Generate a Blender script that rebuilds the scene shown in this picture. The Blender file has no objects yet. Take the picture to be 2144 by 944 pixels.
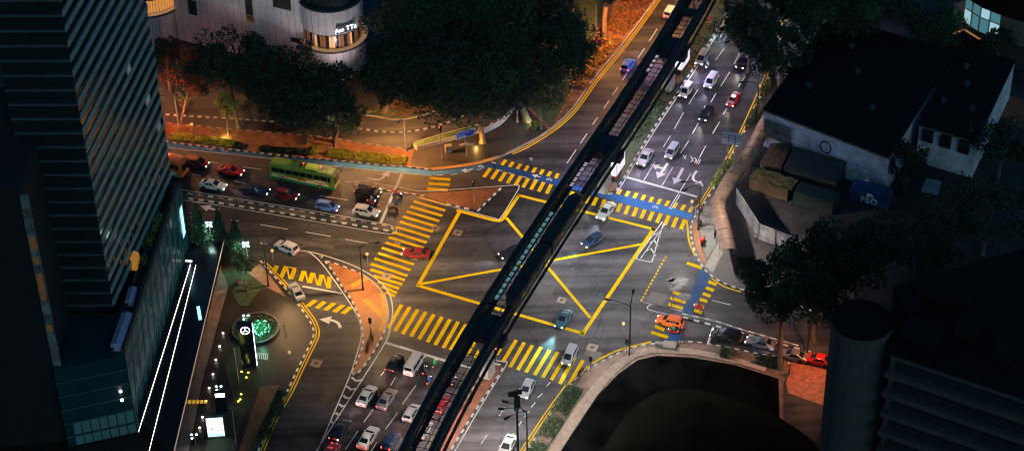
import bpy, math, random, zlib
import numpy as np
from mathutils import Vector, Matrix
R = math.radians
random.seed(7)
S = bpy.context.scene
COL = S.collection
# ---------------------------------------------------------------- camera (a tall tower looking down on a junction)
IW, IH = 2144, 944
TH, FPX, ROLL, HC = R(38.0), 4477.0, R(-1.28), 215.0
_fw = Vector((0, math.cos(TH), -math.sin(TH))); _up = Vector((0, math.sin(TH), math.cos(TH))); _rt = Vector((1, 0, 0))
_R = math.cos(ROLL) * _rt + math.sin(ROLL) * _up
_U = -math.sin(ROLL) * _rt + math.cos(ROLL) * _up
def P(x, y, z=0.0):
    """point of the site seen at survey coordinate (x, y), at height z"""
    d = _fw * FPX + _R * (x - IW / 2) - _U * (y - IH / 2)
    t = (z - HC) / d.z
    return Vector((d.x * t, d.y * t, z))
def P2(x, y, z=0.0):
    p = P(x, y, z); return (p.x, p.y)
cam = bpy.data.cameras.new('camera'); camo = bpy.data.objects.new('camera', cam); COL.objects.link(camo)
cam.sensor_width = 36; cam.lens = 36 * FPX / IW; cam.clip_start = 1; cam.clip_end = 6000
camo.matrix_world = Matrix(((_R.x, _U.x, -_fw.x, 0), (_R.y, _U.y, -_fw.y, 0), (_R.z, _U.z, -_fw.z, HC), (0, 0, 0, 1)))
S.camera = camo
# ---------------------------------------------------------------- materials
MATS = {}
def mat(name, col, rough=.6, metal=0., var=.18, scale=1.5, emit=None, es=0., bump=0., spec=.5, coat=0., trans=0.):
    if name in MATS: return MATS[name]
    m = bpy.data.materials.new(name); m.use_nodes = True; nt = m.node_tree; b = nt.nodes['Principled BSDF']
    b.inputs['Roughness'].default_value = rough; b.inputs['Metallic'].default_value = metal
    b.inputs['Specular IOR Level'].default_value = spec
    b.inputs['Coat Weight'].default_value = coat
    b.inputs['Base Color'].default_value = (*col, 1)
    if var > 0:
        tc = nt.nodes.new('ShaderNodeTexCoord'); nz = nt.nodes.new('ShaderNodeTexNoise')
        nz.inputs['Scale'].default_value = scale; nz.inputs['Detail'].default_value = 5; nz.inputs['Roughness'].default_value = .65
        nt.links.new(tc.outputs['Object'], nz.inputs['Vector'])
        mr = nt.nodes.new('ShaderNodeMapRange'); mr.inputs[1].default_value = .3; mr.inputs[2].default_value = .7
        mr.inputs[3].default_value = 1 - var * 1.6; mr.inputs[4].default_value = 1 + var
        nt.links.new(nz.outputs['Fac'], mr.inputs[0])
        mx = nt.nodes.new('ShaderNodeVectorMath'); mx.operation = 'SCALE'; mx.inputs[0].default_value = col
        nt.links.new(mr.outputs[0], mx.inputs['Scale']); nt.links.new(mx.outputs[0], b.inputs['Base Color'])
        if bump:
            bp = nt.nodes.new('ShaderNodeBump'); bp.inputs['Strength'].default_value = bump; bp.inputs['Distance'].default_value = .05
            nt.links.new(nz.outputs['Fac'], bp.inputs['Height']); nt.links.new(bp.outputs[0], b.inputs['Normal'])
    if emit:
        b.inputs['Emission Color'].default_value = (*emit, 1); b.inputs['Emission Strength'].default_value = es
    MATS[name] = m
    return m
def asphalt_mat():
    m = bpy.data.materials.new('wet asphalt'); m.use_nodes = True; nt = m.node_tree; N = nt.nodes; L = nt.links; b = N['Principled BSDF']
    tc = N.new('ShaderNodeTexCoord')
    def noise(s, d=6, r=.6):
        n = N.new('ShaderNodeTexNoise'); n.inputs['Scale'].default_value = s; n.inputs['Detail'].default_value = d; n.inputs['Roughness'].default_value = r
        L.new(tc.outputs['Object'], n.inputs['Vector']); return n
    def rng(src, a, bb, c, d):
        q = N.new('ShaderNodeMapRange'); q.inputs[1].default_value = a; q.inputs[2].default_value = bb; q.inputs[3].default_value = c; q.inputs[4].default_value = d
        L.new(src, q.inputs[0]); return q
    big, mid, fine = noise(.06, 6, .65), noise(.5, 7, .7), noise(9, 3, .7)
    # tyre-worn streaks along the main road
    mp = N.new('ShaderNodeMapping'); mp.inputs['Rotation'].default_value = (0, 0, R(-69)); mp.inputs['Scale'].default_value = (.03, .55, 1)
    L.new(tc.outputs['Object'], mp.inputs['Vector'])
    st = N.new('ShaderNodeTexNoise'); st.inputs['Scale'].default_value = 1; st.inputs['Detail'].default_value = 4; L.new(mp.outputs[0], st.inputs['Vector'])
    def mul(a, c):
        q = N.new('ShaderNodeMath'); q.operation = 'MULTIPLY'; L.new(a, q.inputs[0]); L.new(c, q.inputs[1]); return q.outputs[0]
    v = mul(mul(rng(big.outputs['Fac'], .35, .65, .8, 1.25).outputs[0], rng(mid.outputs['Fac'], .3, .7, .72, 1.25).outputs[0]),
            mul(rng(fine.outputs['Fac'], .25, .75, .6, 1.4).outputs[0], rng(st.outputs['Fac'], .34, .66, .5, 1.4).outputs[0]))
    # cracks
    vo = N.new('ShaderNodeTexVoronoi'); vo.feature = 'DISTANCE_TO_EDGE'; vo.inputs['Scale'].default_value = .13
    ad = N.new('ShaderNodeVectorMath'); ad.operation = 'MULTIPLY_ADD'; ad.inputs[1].default_value = (2.5, 2.5, 0); L.new(mid.outputs['Color'], ad.inputs[0]); L.new(tc.outputs['Object'], ad.inputs[2])
    L.new(ad.outputs[0], vo.inputs['Vector'])
    v = mul(v, rng(vo.outputs['Distance'], .002, .02, .66, 1).outputs[0])
    sc = N.new('ShaderNodeVectorMath'); sc.operation = 'SCALE'; sc.inputs[0].default_value = (.037, .036, .040); L.new(v, sc.inputs['Scale'])
    L.new(sc.outputs[0], b.inputs['Base Color'])
    wet = noise(.11, 5, .6)
    L.new(rng(wet.outputs['Fac'], .42, .66, .75, .4).outputs[0], b.inputs['Roughness'])
    b.inputs['Specular IOR Level'].default_value = .07
    bp = N.new('ShaderNodeBump'); bp.inputs['Strength'].default_value = .35; bp.inputs['Distance'].default_value = .03
    L.new(fine.outputs['Fac'], bp.inputs['Height']); L.new(bp.outputs[0], b.inputs['Normal'])
    return m
def paint_mat(name, col, wear=.45):
    """road paint, worn through to asphalt in patches"""
    m = bpy.data.materials.new(name); m.use_nodes = True; nt = m.node_tree; N = nt.nodes; L = nt.links; b = N['Principled BSDF']
    tc = N.new('ShaderNodeTexCoord')
    n = N.new('ShaderNodeTexNoise'); n.inputs['Scale'].default_value = 1.7; n.inputs['Detail'].default_value = 9; n.inputs['Roughness'].default_value = .78
    L.new(tc.outputs['Object'], n.inputs['Vector'])
    q = N.new('ShaderNodeMapRange'); q.inputs[1].default_value = wear - .16; q.inputs[2].default_value = wear + .05; L.new(n.outputs['Fac'], q.inputs[0])
    n2 = N.new('ShaderNodeTexNoise'); n2.inputs['Scale'].default_value = .25; n2.inputs['Detail'].default_value = 3; L.new(tc.outputs['Object'], n2.inputs['Vector'])
    q2 = N.new('ShaderNodeMapRange'); q2.inputs[1].default_value = .3; q2.inputs[2].default_value = .7; q2.inputs[3].default_value = .75; q2.inputs[4].default_value = 1.1; L.new(n2.outputs['Fac'], q2.inputs[0])
    s = N.new('ShaderNodeVectorMath'); s.operation = 'SCALE'; s.inputs[0].default_value = col; L.new(q2.outputs[0], s.inputs['Scale'])
    mx = N.new('ShaderNodeMix'); mx.data_type = 'RGBA'; mx.inputs[6].default_value = (.08, .065, .045, 1)
    L.new(q.outputs[0], mx.inputs[0]); L.new(s.outputs[0], mx.inputs[7]); L.new(mx.outputs[2], b.inputs['Base Color'])
    b.inputs['Roughness'].default_value = .7; b.inputs['Specular IOR Level'].default_value = .05
    MATS[name] = m
    return m
def paver_mat(name, c1, c2, size=.6, rough=.55, mortar=(.03, .028, .026), rot=0.):
    if name in MATS: return MATS[name]
    m = bpy.data.materials.new(name); m.use_nodes = True; nt = m.node_tree; N = nt.nodes; L = nt.links; b = N['Principled BSDF']
    tc = N.new('ShaderNodeTexCoord'); mp = N.new('ShaderNodeMapping'); mp.inputs['Rotation'].default_value = (0, 0, rot); L.new(tc.outputs['Object'], mp.inputs['Vector'])
    br = N.new('ShaderNodeTexBrick'); br.inputs['Color1'].default_value = (*c1, 1); br.inputs['Color2'].default_value = (*c2, 1); br.inputs['Mortar'].default_value = (*mortar, 1)
    br.inputs['Scale'].default_value = 1 / size; br.inputs['Mortar Size'].default_value = .03; br.inputs['Brick Width'].default_value = 1; br.inputs['Row Height'].default_value = .5
    L.new(mp.outputs[0], br.inputs['Vector'])
    n = N.new('ShaderNodeTexNoise'); n.inputs['Scale'].default_value = .35; n.inputs['Detail'].default_value = 6; L.new(tc.outputs['Object'], n.inputs['Vector'])
    q = N.new('ShaderNodeMapRange'); q.inputs[1].default_value = .3; q.inputs[2].default_value = .7; q.inputs[3].default_value = .6; q.inputs[4].default_value = 1.25; L.new(n.outputs['Fac'], q.inputs[0])
    s = N.new('ShaderNodeVectorMath'); s.operation = 'SCALE'; L.new(br.outputs['Color'], s.inputs[0]); L.new(q.outputs[0], s.inputs['Scale']); L.new(s.outputs[0], b.inputs['Base Color'])
    b.inputs['Roughness'].default_value = rough; b.inputs['Specular IOR Level'].default_value = .2
    MATS[name] = m
    return m
ASPH = asphalt_mat()
YEL = paint_mat('yellow road paint', (.90, .56, .004), .36)
WHT = paint_mat('white road paint', (.80, .77, .72), .40)
BLU = paint_mat('blue cycle lane paint', (.018, .07, .19), .40)
ORP = paint_mat('orange kerb paint', (.55, .22, .02), .36)
K_W = mat('white kerb paint', (.82, .79, .72), .6, var=.25, scale=2)
K_B = mat('black kerb paint', (.02, .02, .02), .6)
CONC = mat('concrete', (.30, .28, .26), .8, var=.25, scale=.5)
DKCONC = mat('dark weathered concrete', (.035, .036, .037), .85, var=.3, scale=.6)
BLACKM = mat('black painted steel', (.015, .015, .016), .45, var=.1)
GREYM = mat('grey painted steel', (.20, .20, .21), .5, var=.15)
RUBBER = mat('tyre rubber', (.012, .012, .013), .8, var=.1)
RIM = mat('alloy rim', (.32, .32, .33), .35, .8, var=.1)
GLASS = mat('tinted car glass', (.012, .015, .018), .08, spec=.8, var=0)
CHROME = mat('chrome', (.5, .5, .5), .2, 1, var=0)
HEAD = mat('headlamp lit', (.9, .9, .9), .3, emit=(1, .95, .85), es=16, var=0)
HEADOFF = mat('headlamp lens', (.6, .62, .65), .15, var=0)
TAIL = mat('tail lamp lit', (.5, .01, .01), .3, emit=(1, .06, .02), es=11, var=0)
TAILOFF = mat('tail lamp lens', (.35, .01, .01), .2, var=0)
PLATE = mat('number plate black', (.02, .02, .02), .4, var=0)
BARK = mat('tree bark', (.11, .085, .06), .9, var=.4, scale=3, bump=.5)
SOIL = mat('orange laterite soil', (.14, .058, .025), .9, var=.6, scale=.7, bump=.3)
DARKSOIL = mat('dark site earth', (.028, .027, .024), .9, var=.45, scale=.15, bump=.2)
GRASSM = mat('rough grass ground', (.024, .04, .014), .9, var=.45, scale=1.2, bump=.4)
# ---------------------------------------------------------------- mesh builder
class M:
    def __init__(s): s.v = []; s.f = []; s.m = []
    def poly(s, pts, mi=0):
        b = len(s.v); s.v += [tuple(p) for p in pts]; s.f.append(tuple(range(b, b + len(pts)))); s.m.append(mi); return s
    def prism(s, pts, z0, z1, mi=0, side=None, bottom=False):
        """pts 2-D outline; top at z1, walls down to z0"""
        a = sum(pts[i][0] * pts[(i + 1) % len(pts)][1] - pts[(i + 1) % len(pts)][0] * pts[i][1] for i in range(len(pts)))
        if a < 0: pts = pts[::-1]
        n = len(pts); b = len(s.v); side = mi if side is None else side
        s.v += [(p[0], p[1], z0) for p in pts] + [(p[0], p[1], z1) for p in pts]
        s.f.append(tuple(range(b + n, b + 2 * n))); s.m.append(mi)
        for i in range(n):
            j = (i + 1) % n; s.f.append((b + i, b + j, b + n + j, b + n + i)); s.m.append(side)
        if bottom: s.f.append(tuple(range(b + n - 1, b - 1, -1))); s.m.append(mi)
        return s
    def box(s, c, d, mi=0, rz=0., rx=0., ry=0.):
        mt = Matrix.Translation(c) @ Matrix.Rotation(rz, 4, 'Z') @ Matrix.Rotation(ry, 4, 'Y') @ Matrix.Rotation(rx, 4, 'X')
        b = len(s.v)
        for x, y, z in ((-1, -1, -1), (1, -1, -1), (1, 1, -1), (-1, 1, -1), (-1, -1, 1), (1, -1, 1), (1, 1, 1), (-1, 1, 1)):
            s.v.append(tuple(mt @ Vector((x * d[0] / 2, y * d[1] / 2, z * d[2] / 2))))
        for f in ((3, 2, 1, 0), (4, 5, 6, 7), (0, 1, 5, 4), (1, 2, 6, 5), (2, 3, 7, 6), (3, 0, 4, 7)):
            s.f.append(tuple(b + i for i in f)); s.m.append(mi)
        return s
    def loft(s, rings, mi=0, cap=True, closed=True):
        n = len(rings[0]); b = len(s.v)
        for r in rings: s.v += [tuple(p) for p in r]
        for k in range(len(rings) - 1):
            for i in range(n if closed else n - 1):
                j = (i + 1) % n
                s.f.append((b + k * n + i, b + k * n + j, b + (k + 1) * n + j, b + (k + 1) * n + i)); s.m.append(mi)
        if cap:
            s.f.append(tuple(b + i for i in range(n - 1, -1, -1))); s.m.append(mi)
            s.f.append(tuple(b + (len(rings) - 1) * n + i for i in range(n))); s.m.append(mi)
        return s
    def tube(s, pts, r, n=8, mi=0):
        pts = [Vector(p) for p in pts]; rs = r if isinstance(r, (list, tuple)) else [r] * len(pts)
        rings = []
        for i, p in enumerate(pts):
            t = (pts[min(i + 1, len(pts) - 1)] - pts[max(i - 1, 0)]).normalized()
            a = t.orthogonal().normalized() if abs(t.z) > .95 else t.cross(Vector((0, 0, 1))).normalized()
            c = t.cross(a)
            rings.append([p + (a * math.cos(2 * math.pi * k / n) + c * math.sin(2 * math.pi * k / n)) * rs[i] for k in range(n)])
        return s.loft(rings, mi)
    def lathe(s, prof, c=(0, 0, 0), n=16, axis='Z', mi=0):
        rings = []
        for r, h in prof:
            ring = []
            for k in range(n):
                a = 2 * math.pi * k / n; x, y = r * math.cos(a), r * math.sin(a)
                ring.append((c[0] + x, c[1] + y, c[2] + h) if axis == 'Z' else ((c[0] + x, c[1] + h, c[2] + y) if axis == 'Y' else (c[0] + h, c[1] + x, c[2] + y)))
            rings.append(ring)
        return s.loft(rings, mi)
    def build(s, name, mats, parent=None, origin=None, smooth=None, loc=None):
        me = bpy.data.meshes.new(name)
        o3 = origin or (0, 0, 0)
        me.from_pydata([(v[0] - o3[0], v[1] - o3[1], v[2] - o3[2]) for v in s.v], [], s.f)
        if not isinstance(mats, (list, tuple)): mats = [mats]
        for q in mats: me.materials.append(q)
        me.polygons.foreach_set('material_index', s.m)
        if smooth is not None:
            me.polygons.foreach_set('use_smooth', [True] * len(s.f)); me.set_sharp_from_angle(angle=R(smooth))
        me.update()
        o = bpy.data.objects.new(name, me); COL.objects.link(o)
        if parent: o.parent = parent
        if loc is not None: o.location = loc
        elif origin is not None and parent is None: o.location = origin
        return o
def thing(name, label, cat, loc=(0, 0, 0), rz=0., group=None):
    o = bpy.data.objects.new(name, None); COL.objects.link(o); o.location = loc; o.rotation_euler = (0, 0, rz); o.empty_display_size = .5
    o['label'] = label; o['category'] = cat
    if group: o['group'] = group
    return o
def tag(o, label, cat, group=None):
    o['label'] = label; o['category'] = cat
    if group: o['group'] = group
    return o
def structure(o): o['kind'] = 'structure'; return o
def copy_tree(o, parent=None):
    c = o.copy(); COL.objects.link(c)
    if parent: c.parent = parent
    for ch in list(o.children): copy_tree(ch, c)
    return c
def catmull(pts, n=6):
    pts = [Vector((*p[:2], 0)) for p in pts]; out = []
    for i in range(len(pts) - 1):
        p0, p1, p2, p3 = pts[max(i - 1, 0)], pts[i], pts[i + 1], pts[min(i + 2, len(pts) - 1)]
        for k in range(n):
            t = k / n
            out.append(.5 * ((2 * p1) + (p2 - p0) * t + (2 * p0 - 5 * p1 + 4 * p2 - p3) * t * t + (3 * p1 - p0 - 3 * p2 + p3) * t ** 3))
    out.append(pts[-1]); return [(p.x, p.y) for p in out]
def path(px_pts, z=0., n=6): return catmull([P2(*p, z) for p in px_pts], n)
def resample(pts, step):
    out = [Vector(pts[0])]; acc = 0.
    for a, b in zip(pts, pts[1:]):
        a = Vector(a); b = Vector(b); l = (b - a).length
        if l < 1e-6: continue
        d = step - acc
        while d <= l: out.append(a + (b - a) * d / l); d += step
        acc = (acc + l) % step if False else l - (d - step)
    return out
def offset(pts, d):
    out = []
    for i in range(len(pts)):
        a = Vector(pts[max(i - 1, 0)]); b = Vector(pts[min(i + 1, len(pts) - 1)]); t = (b - a).normalized()
        out.append((pts[i][0] - t.y * d, pts[i][1] + t.x * d))
    return out
def ribbon(m, pts, w, z, mi=0):
    l, r = offset(pts, w / 2), offset(pts, -w / 2)
    for i in range(len(pts) - 1):
        m.poly([(*r[i], z), (*r[i + 1], z), (*l[i + 1], z), (*l[i], z)], mi)
LIGHTS = []
def spot(parent, loc, power, color, size=150, blend=1., radius=.25, target=None, falloff='Linear', name='lamp_light'):
    l = bpy.data.lights.new(name, 'SPOT'); l.energy = power; l.color = color; l.spot_size = R(size); l.spot_blend = blend; l.shadow_soft_size = radius
    if falloff != 'Quadratic':
        l.use_nodes = True; nt = l.node_tree; e = nt.nodes['Emission']; f = nt.nodes.new('ShaderNodeLightFalloff'); f.inputs['Strength'].default_value = 1
        nt.links.new(f.outputs[falloff], e.inputs['Strength'])
    o = bpy.data.objects.new(name, l); COL.objects.link(o); o.location = loc
    if parent: o.parent = parent
    if target is not None:
        d = Vector(target) - Vector(loc); o.rotation_euler = d.to_track_quat('-Z', 'Y').to_euler()
    LIGHTS.append(o)
    return o
def point(parent, loc, power, color, radius=.3, name='lamp_light'):
    l = bpy.data.lights.new(name, 'POINT'); l.energy = power; l.color = color; l.shadow_soft_size = radius
    o = bpy.data.objects.new(name, l); COL.objects.link(o); o.location = loc
    if parent: o.parent = parent
    return o
SKY_STRENGTH, MOON = .058, .085
LP = [52, 215, 52, 86, 56, 190, 470, 26, 190, 66, 28, 150, 380, 60, 90, 60, 210, 150, 88, 110, 0, 3000]
# ---------------------------------------------------------------- ground, road, pavements, kerbs
g = M(); g.poly([(-2500, -600, -.3), (2500, -600, -.3), (2500, 4000, -.3), (-2500, 4000, -.3)])
structure(g.build('ground', DARKSOIL))
rd = M(); a, b_, c, d = P2(-120, -160), P2(2300, -160), P2(2300, 1120), P2(-120, 1120)
rd.poly([(*a, 0), (*d, 0), (*c, 0), (*b_, 0)]); structure(rd.build('road', ASPH))
FOOT = .14
def px_poly(pts): return [P2(*p, FOOT) for p in pts]
def raised(name, pts, m, z1=FOOT, z0=-.05):
    q = M(); q.prism([P2(x, y, z1) for x, y in pts], z0, z1); return structure(q.build(name, m))
def kerb(pts, pxs=True, blk=.72, w=.28, h=.17, mats=None, close=False, n=6):
    """kerb stones laid along a path, painted alternately"""
    pp = path(pts, h, n) if pxs else pts
    st = resample(pp, blk); m = M(); mats = mats or [K_W, K_B]
    for i in range(len(st) - 1):
        a, b = st[i], st[i + 1]; c = (a + b) / 2; dd = b - a
        m.box((c.x, c.y, h / 2 - .02), (dd.length - .015, w, h + .04), i % len(mats), math.atan2(dd.y, dd.x))
    return structure(m.build('kerb', mats))
PLAZA = paver_mat('dark plaza pavers', (.022, .017, .016), (.016, .013, .012), .9, .6)
GRAN = paver_mat('granite forecourt pavers', (.034, .023, .018), (.022, .016, .013), .8, .34, rot=R(88))
GRANPALE = mat('pale granite slabs', (.20, .13, .105), .45, var=.25, scale=.6)
ORTILE = paver_mat('orange terracotta paving', (.22, .083, .028), (.155, .058, .02), .5, .6, (.08, .05, .03))
BRICKRED = paver_mat('brick red paving', (.16, .062, .042), (.12, .048, .033), .5, .75, (.04, .025, .02), R(20))
PAVE = paver_mat('grey footway slabs', (.19, .165, .14), (.15, .13, .11), 1.2, .7)
TACT = mat('yellow tactile tiles', (.62, .30, .03), .6, var=.25, scale=2)
REDPAVE = mat('red driveway paving', (.26, .075, .04), .65, var=.4, scale=1.2)
STRIP = mat('pale cast footpath slabs', (.34, .25, .19), .7, var=.22, scale=1.2)
KB = [(330, 291), (358, 297), (450, 309), (556, 321), (640, 330), (721, 337), (800, 345), (856, 349), (906, 355), (950, 350), (1000, 342), (1045, 329), (1090, 307), (1130, 285), (1165, 260), (1200, 225), (1240, 168), (1290, 108), (1335, 50), (1372, 0), (1420, -60)]
INN = [(1200, 20), (1160, 110), (1110, 185), (1085, 213), (1060, 240), (1012, 268), (1000, 275), (930, 292), (872, 312), (840, 310), (745, 298), (700, 289), (560, 276), (460, 268), (330, 255)]
KBw = path(KB, FOOT); INw = path(INN, FOOT)
m = M(); m.prism([(p[0], p[1]) for p in KBw] + [P2(1300, -60, FOOT)] + [(p[0], p[1]) for p in INw], -.05, FOOT)
structure(m.build('verge', SOIL))
def overlay(name, pts, m, z): q = M(); q.prism([P2(x, y, z) for x, y in pts], FOOT - .05, z); return structure(q.build(name, m))
overlay('plaza', [(858, 347), (866, 316), (930, 296), (1008, 279), (1064, 245), (1092, 213), (1150, 275), (1126, 285), (1088, 305), (1043, 326), (998, 339), (949, 347), (908, 352)], PLAZA, FOOT + .006)
overlay('grass', [(1154, 268), (1092, 208), (1112, 182), (1160, 110), (1200, 30), (1230, -40), (1300, -55), (1250, 60), (1225, 120), (1190, 200)], GRASSM, FOOT + .012)
kerb(KB[:9]); kerb(KB[8:], mats=[CONC], blk=1.5)
kerb([(903, 354), (950, 349), (1000, 341), (1047, 327)], mats=[ORP], w=.75, h=.155, blk=1.2)
kerb(INN, mats=[CONC, DKCONC], blk=.9)
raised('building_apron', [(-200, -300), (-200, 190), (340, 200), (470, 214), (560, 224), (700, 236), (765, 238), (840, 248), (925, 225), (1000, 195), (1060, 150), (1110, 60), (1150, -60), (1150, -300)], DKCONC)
kerb([(640, 231), (765, 240), (840, 250), (925, 227), (1000, 197)], mats=[CONC], blk=1.4)
overlay('planting_soil', [(765, 232), (800, 212), (840, 208), (930, 196), (925, 218), (842, 242)], SOIL, FOOT + .2)
# service road divider
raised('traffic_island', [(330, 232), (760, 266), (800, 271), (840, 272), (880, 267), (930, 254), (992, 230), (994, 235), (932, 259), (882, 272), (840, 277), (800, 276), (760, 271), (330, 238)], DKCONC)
kerb([(330, 238), (500, 249), (640, 260), (760, 270), (800, 275), (840, 276), (880, 271), (930, 258), (992, 234)], h=.2)
# divider of the side road
ML = [(330, 407), (380, 413), (440, 421), (560, 440), (680, 460), (760, 473), (808, 481)]
MU = [(330, 395), (380, 403), (440, 411), (560, 430), (680, 450), (760, 464), (812, 473)]
raised('traffic_island', MU + [(822, 477), (823, 482), (818, 484)] + ML[::-1], DKCONC)
kerb(ML + [(820, 483), (824, 478), (815, 473)], blk=.9, n=5); kerb(MU, mats=[CONC, K_B, K_W, K_B], blk=.9)
# signal island
IS = [(742, 386), (800, 394), (880, 405), (960, 401), (1050, 391), (1024, 416), (1000, 440), (940, 427), (885, 411), (800, 399), (742, 390)]
raised('traffic_island', IS, ORTILE)
kerb([(742, 388), (800, 397), (885, 409), (900, 413)], n=4); kerb([(935, 426), (970, 434), (1000, 441)], n=3, blk=.8); kerb([(1000, 441), (1024, 417), (1050, 392)], n=3, blk=.8)
# slip-road island
TR = [(681, 546), (700, 550), (745, 567), (775, 585), (800, 610), (811, 640), (813, 662), (806, 690), (793, 717), (773, 750), (754, 775), (742, 784)]
TL = [(737, 776), (753, 742), (760, 715), (759, 690), (750, 656), (735, 626), (715, 597), (697, 568)]
raised('traffic_island', TR + TL, ORTILE)
kerb(TL + [(681, 546)], blk=.8); kerb(TR[7:] + [(737, 777)], blk=.8); kerb([(681, 546), (702, 551), (752, 570)], blk=.8); kerb([(752, 570), (775, 585), (800, 610), (811, 640), (813, 662), (806, 690)], mats=[CONC], blk=1.3)
q = M(); ribbon(q, path([(800, 612), (806, 640), (806, 668), (797, 692)], FOOT + .008), .9, FOOT + .008); ribbon(q, path([(765, 626), (800, 660)], FOOT + .008), 1.0, FOOT + .008); ribbon(q, path([(735, 600), (770, 580)], FOOT + .008), 1.0, FOOT + .008)
structure(q.build('tactile_paving', TACT))
# median below the guideway, south and north
raised('median', [(1003, 792), (1018, 770), (1034, 760), (1048, 762), (1050, 775), (1000, 850), (941, 944), (905, 1000), (870, 1000), (904, 944)], BRICKRED)
kerb([(1036, 760), (1049, 764), (1050, 775), (1000, 850), (941, 944), (905, 1000)], blk=.9); kerb([(1003, 792), (904, 944), (868, 1000)], blk=.9, mats=[CONC, K_B])
raised('median', [(1253, 398), (1285, 403), (1300, 381), (1366, 271), (1455, 137), (1510, 45), (1545, -20), (1600, -110), (1555, -110), (1490, -10), (1405, 140), (1330, 260), (1265, 366)], GRASSM)
kerb([(1253, 398), (1270, 405), (1287, 402), (1300, 382), (1366, 272), (1455, 138), (1510, 46), (1545, -18)], blk=.9)
kerb([(1253, 398), (1265, 366), (1330, 260), (1405, 140), (1490, -10)], mats=[CONC], blk=1.5)
# east side
EK = [(1700, -80), (1650, 30), (1618, 130), (1608, 165), (1566, 260), (1536, 320), (1505, 375), (1480, 418), (1463, 440), (1450, 462), (1446, 480), (1451, 512), (1464, 545), (1482, 570), (1512, 590), (1556, 606), (1640, 630), (1740, 660), (1900, 700)]
ew = path(EK, FOOT)
m = M(); m.prism(ew + [P2(2400, 800, FOOT), P2(2400, -150, FOOT)], -.05, FOOT); structure(m.build('pavement', mat('stained dirt footway', (.036, .029, .025), .75, var=.5, scale=.25, bump=.2)))
kerb(EK[:9], mats=[K_W, K_B, K_B]); kerb(EK[8:])
overlay('footpath', [(1448, 470), (1466, 430), (1500, 432), (1498, 458), (1466, 456)], PAVE, FOOT + .008)
overlay('tactile_paving', [(1462, 452), (1497, 458), (1500, 470), (1462, 463)], mat('pale ramp slab', (.42, .38, .30), .6, var=.2), FOOT + .014)
overlay('footpath', [(1449, 466), (1462, 466), (1468, 520), (1480, 545), (1476, 556), (1466, 540), (1455, 512)], ORTILE, FOOT + .01)
overlay('footpath', [(1464, 472), (1500, 472), (1506, 502), (1480, 540), (1472, 520)], mat('green grey footway concrete', (.12, .12, .10), .7, var=.3, scale=.8), FOOT + .006)
overlay('footpath', [(1506, 502), (1514, 528), (1492, 571), (1476, 557)], MATS['pale ramp slab'], FOOT + .016)
# south-east corner
SK = [(1075, 990), (1101, 946), (1150, 870), (1196, 803), (1238, 768), (1308, 733), (1364, 719), (1440, 714), (1500, 722), (1580, 738), (1646, 752), (1654, 780)]
sw = path(SK, FOOT)
m = M(); m.prism(sw + [P2(1640, 800, FOOT), P2(1640, 1200, FOOT), P2(1075, 1200, FOOT)], -.05, FOOT); structure(m.build('pavement', mat('worn footway earth', (.11, .07, .05), .8, var=.4, scale=.6, bump=.2)))
kerb(SK, mats=[K_W, K_B])
ST = [(1118, 1010), (1158, 944), (1243, 818), (1285, 772), (1327, 742), (1370, 732), (1450, 736), (1540, 753), (1635, 782)]
def slabs(px_pts, w, m, step, z, n=8):
    q = M(); st = resample(path(px_pts, z, n), step)
    for i in range(len(st) - 1):
        a, b = st[i], st[i + 1]; c = (a + b) / 2; dd = b - a; ww = w(i / len(st))
        q.box((c.x, c.y, z / 2), (dd.length - .03, ww, z), 0, math.atan2(dd.y, dd.x))
    return structure(q.build('footpath', m))
slabs(ST, lambda t: 2.0 - 1.0 * t, STRIP, 2.6, .22)
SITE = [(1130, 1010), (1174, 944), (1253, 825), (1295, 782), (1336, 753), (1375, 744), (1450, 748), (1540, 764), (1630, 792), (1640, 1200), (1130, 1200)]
m = M(); m.prism([P2(x, y, FOOT + .01) for x, y in SITE], .05, FOOT + .01); structure(m.build('site_ground', mat('fill painted in shade', (.0035, .004, .004), .95, var=.5, scale=.2, spec=0.)))  # fill colour taken near black to hold the shade of the plot
# grassy mound of the dark site: one sheet that rises towards its middle
mm = M(); ring0 = [P2(*p) for p in [(1262, 940), (1330, 850), (1420, 815), (1540, 838), (1640, 880), (1720, 960), (1640, 1080), (1300, 1080)]]
cx = sum(p[0] for p in ring0) / 8; cy = sum(p[1] for p in ring0) / 8
rings = []
for t, z in ((1, .155), (.9, .3), (.75, .5), (.6, .66), (.45, .78), (.3, .86), (.15, .9), (.02, .92)):
    ring = catmull(ring0 + [ring0[0]], 9)[:-1]
    rings.append([(cx + (x - cx) * t, cy + (y - cy) * t, z) for x, y in ring])
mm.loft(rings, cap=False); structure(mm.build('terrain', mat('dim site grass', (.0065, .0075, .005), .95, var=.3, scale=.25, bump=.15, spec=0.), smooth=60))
# red driveway
overlay_z = .006
q = M(); q.poly([(*P2(x, y, .006), .006) for x, y in [(1646, 800), (1658, 752), (1700, 742), (1760, 742), (1760, 860), (1650, 822)]][::-1]); structure(q.build('driveway', REDPAVE))
# divider of the east road
raised('traffic_island', [(1428, 655), (1500, 671), (1560, 690), (1680, 724), (1760, 745), (1760, 752), (1560, 698), (1480, 677), (1428, 661)], DKCONC)
kerb([(1430, 662), (1480, 676), (1560, 698), (1680, 731), (1760, 751)], blk=.9); kerb([(1428, 656), (1500, 672), (1560, 691), (1680, 725)], blk=.9, mats=[K_W, CONC])
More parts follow.
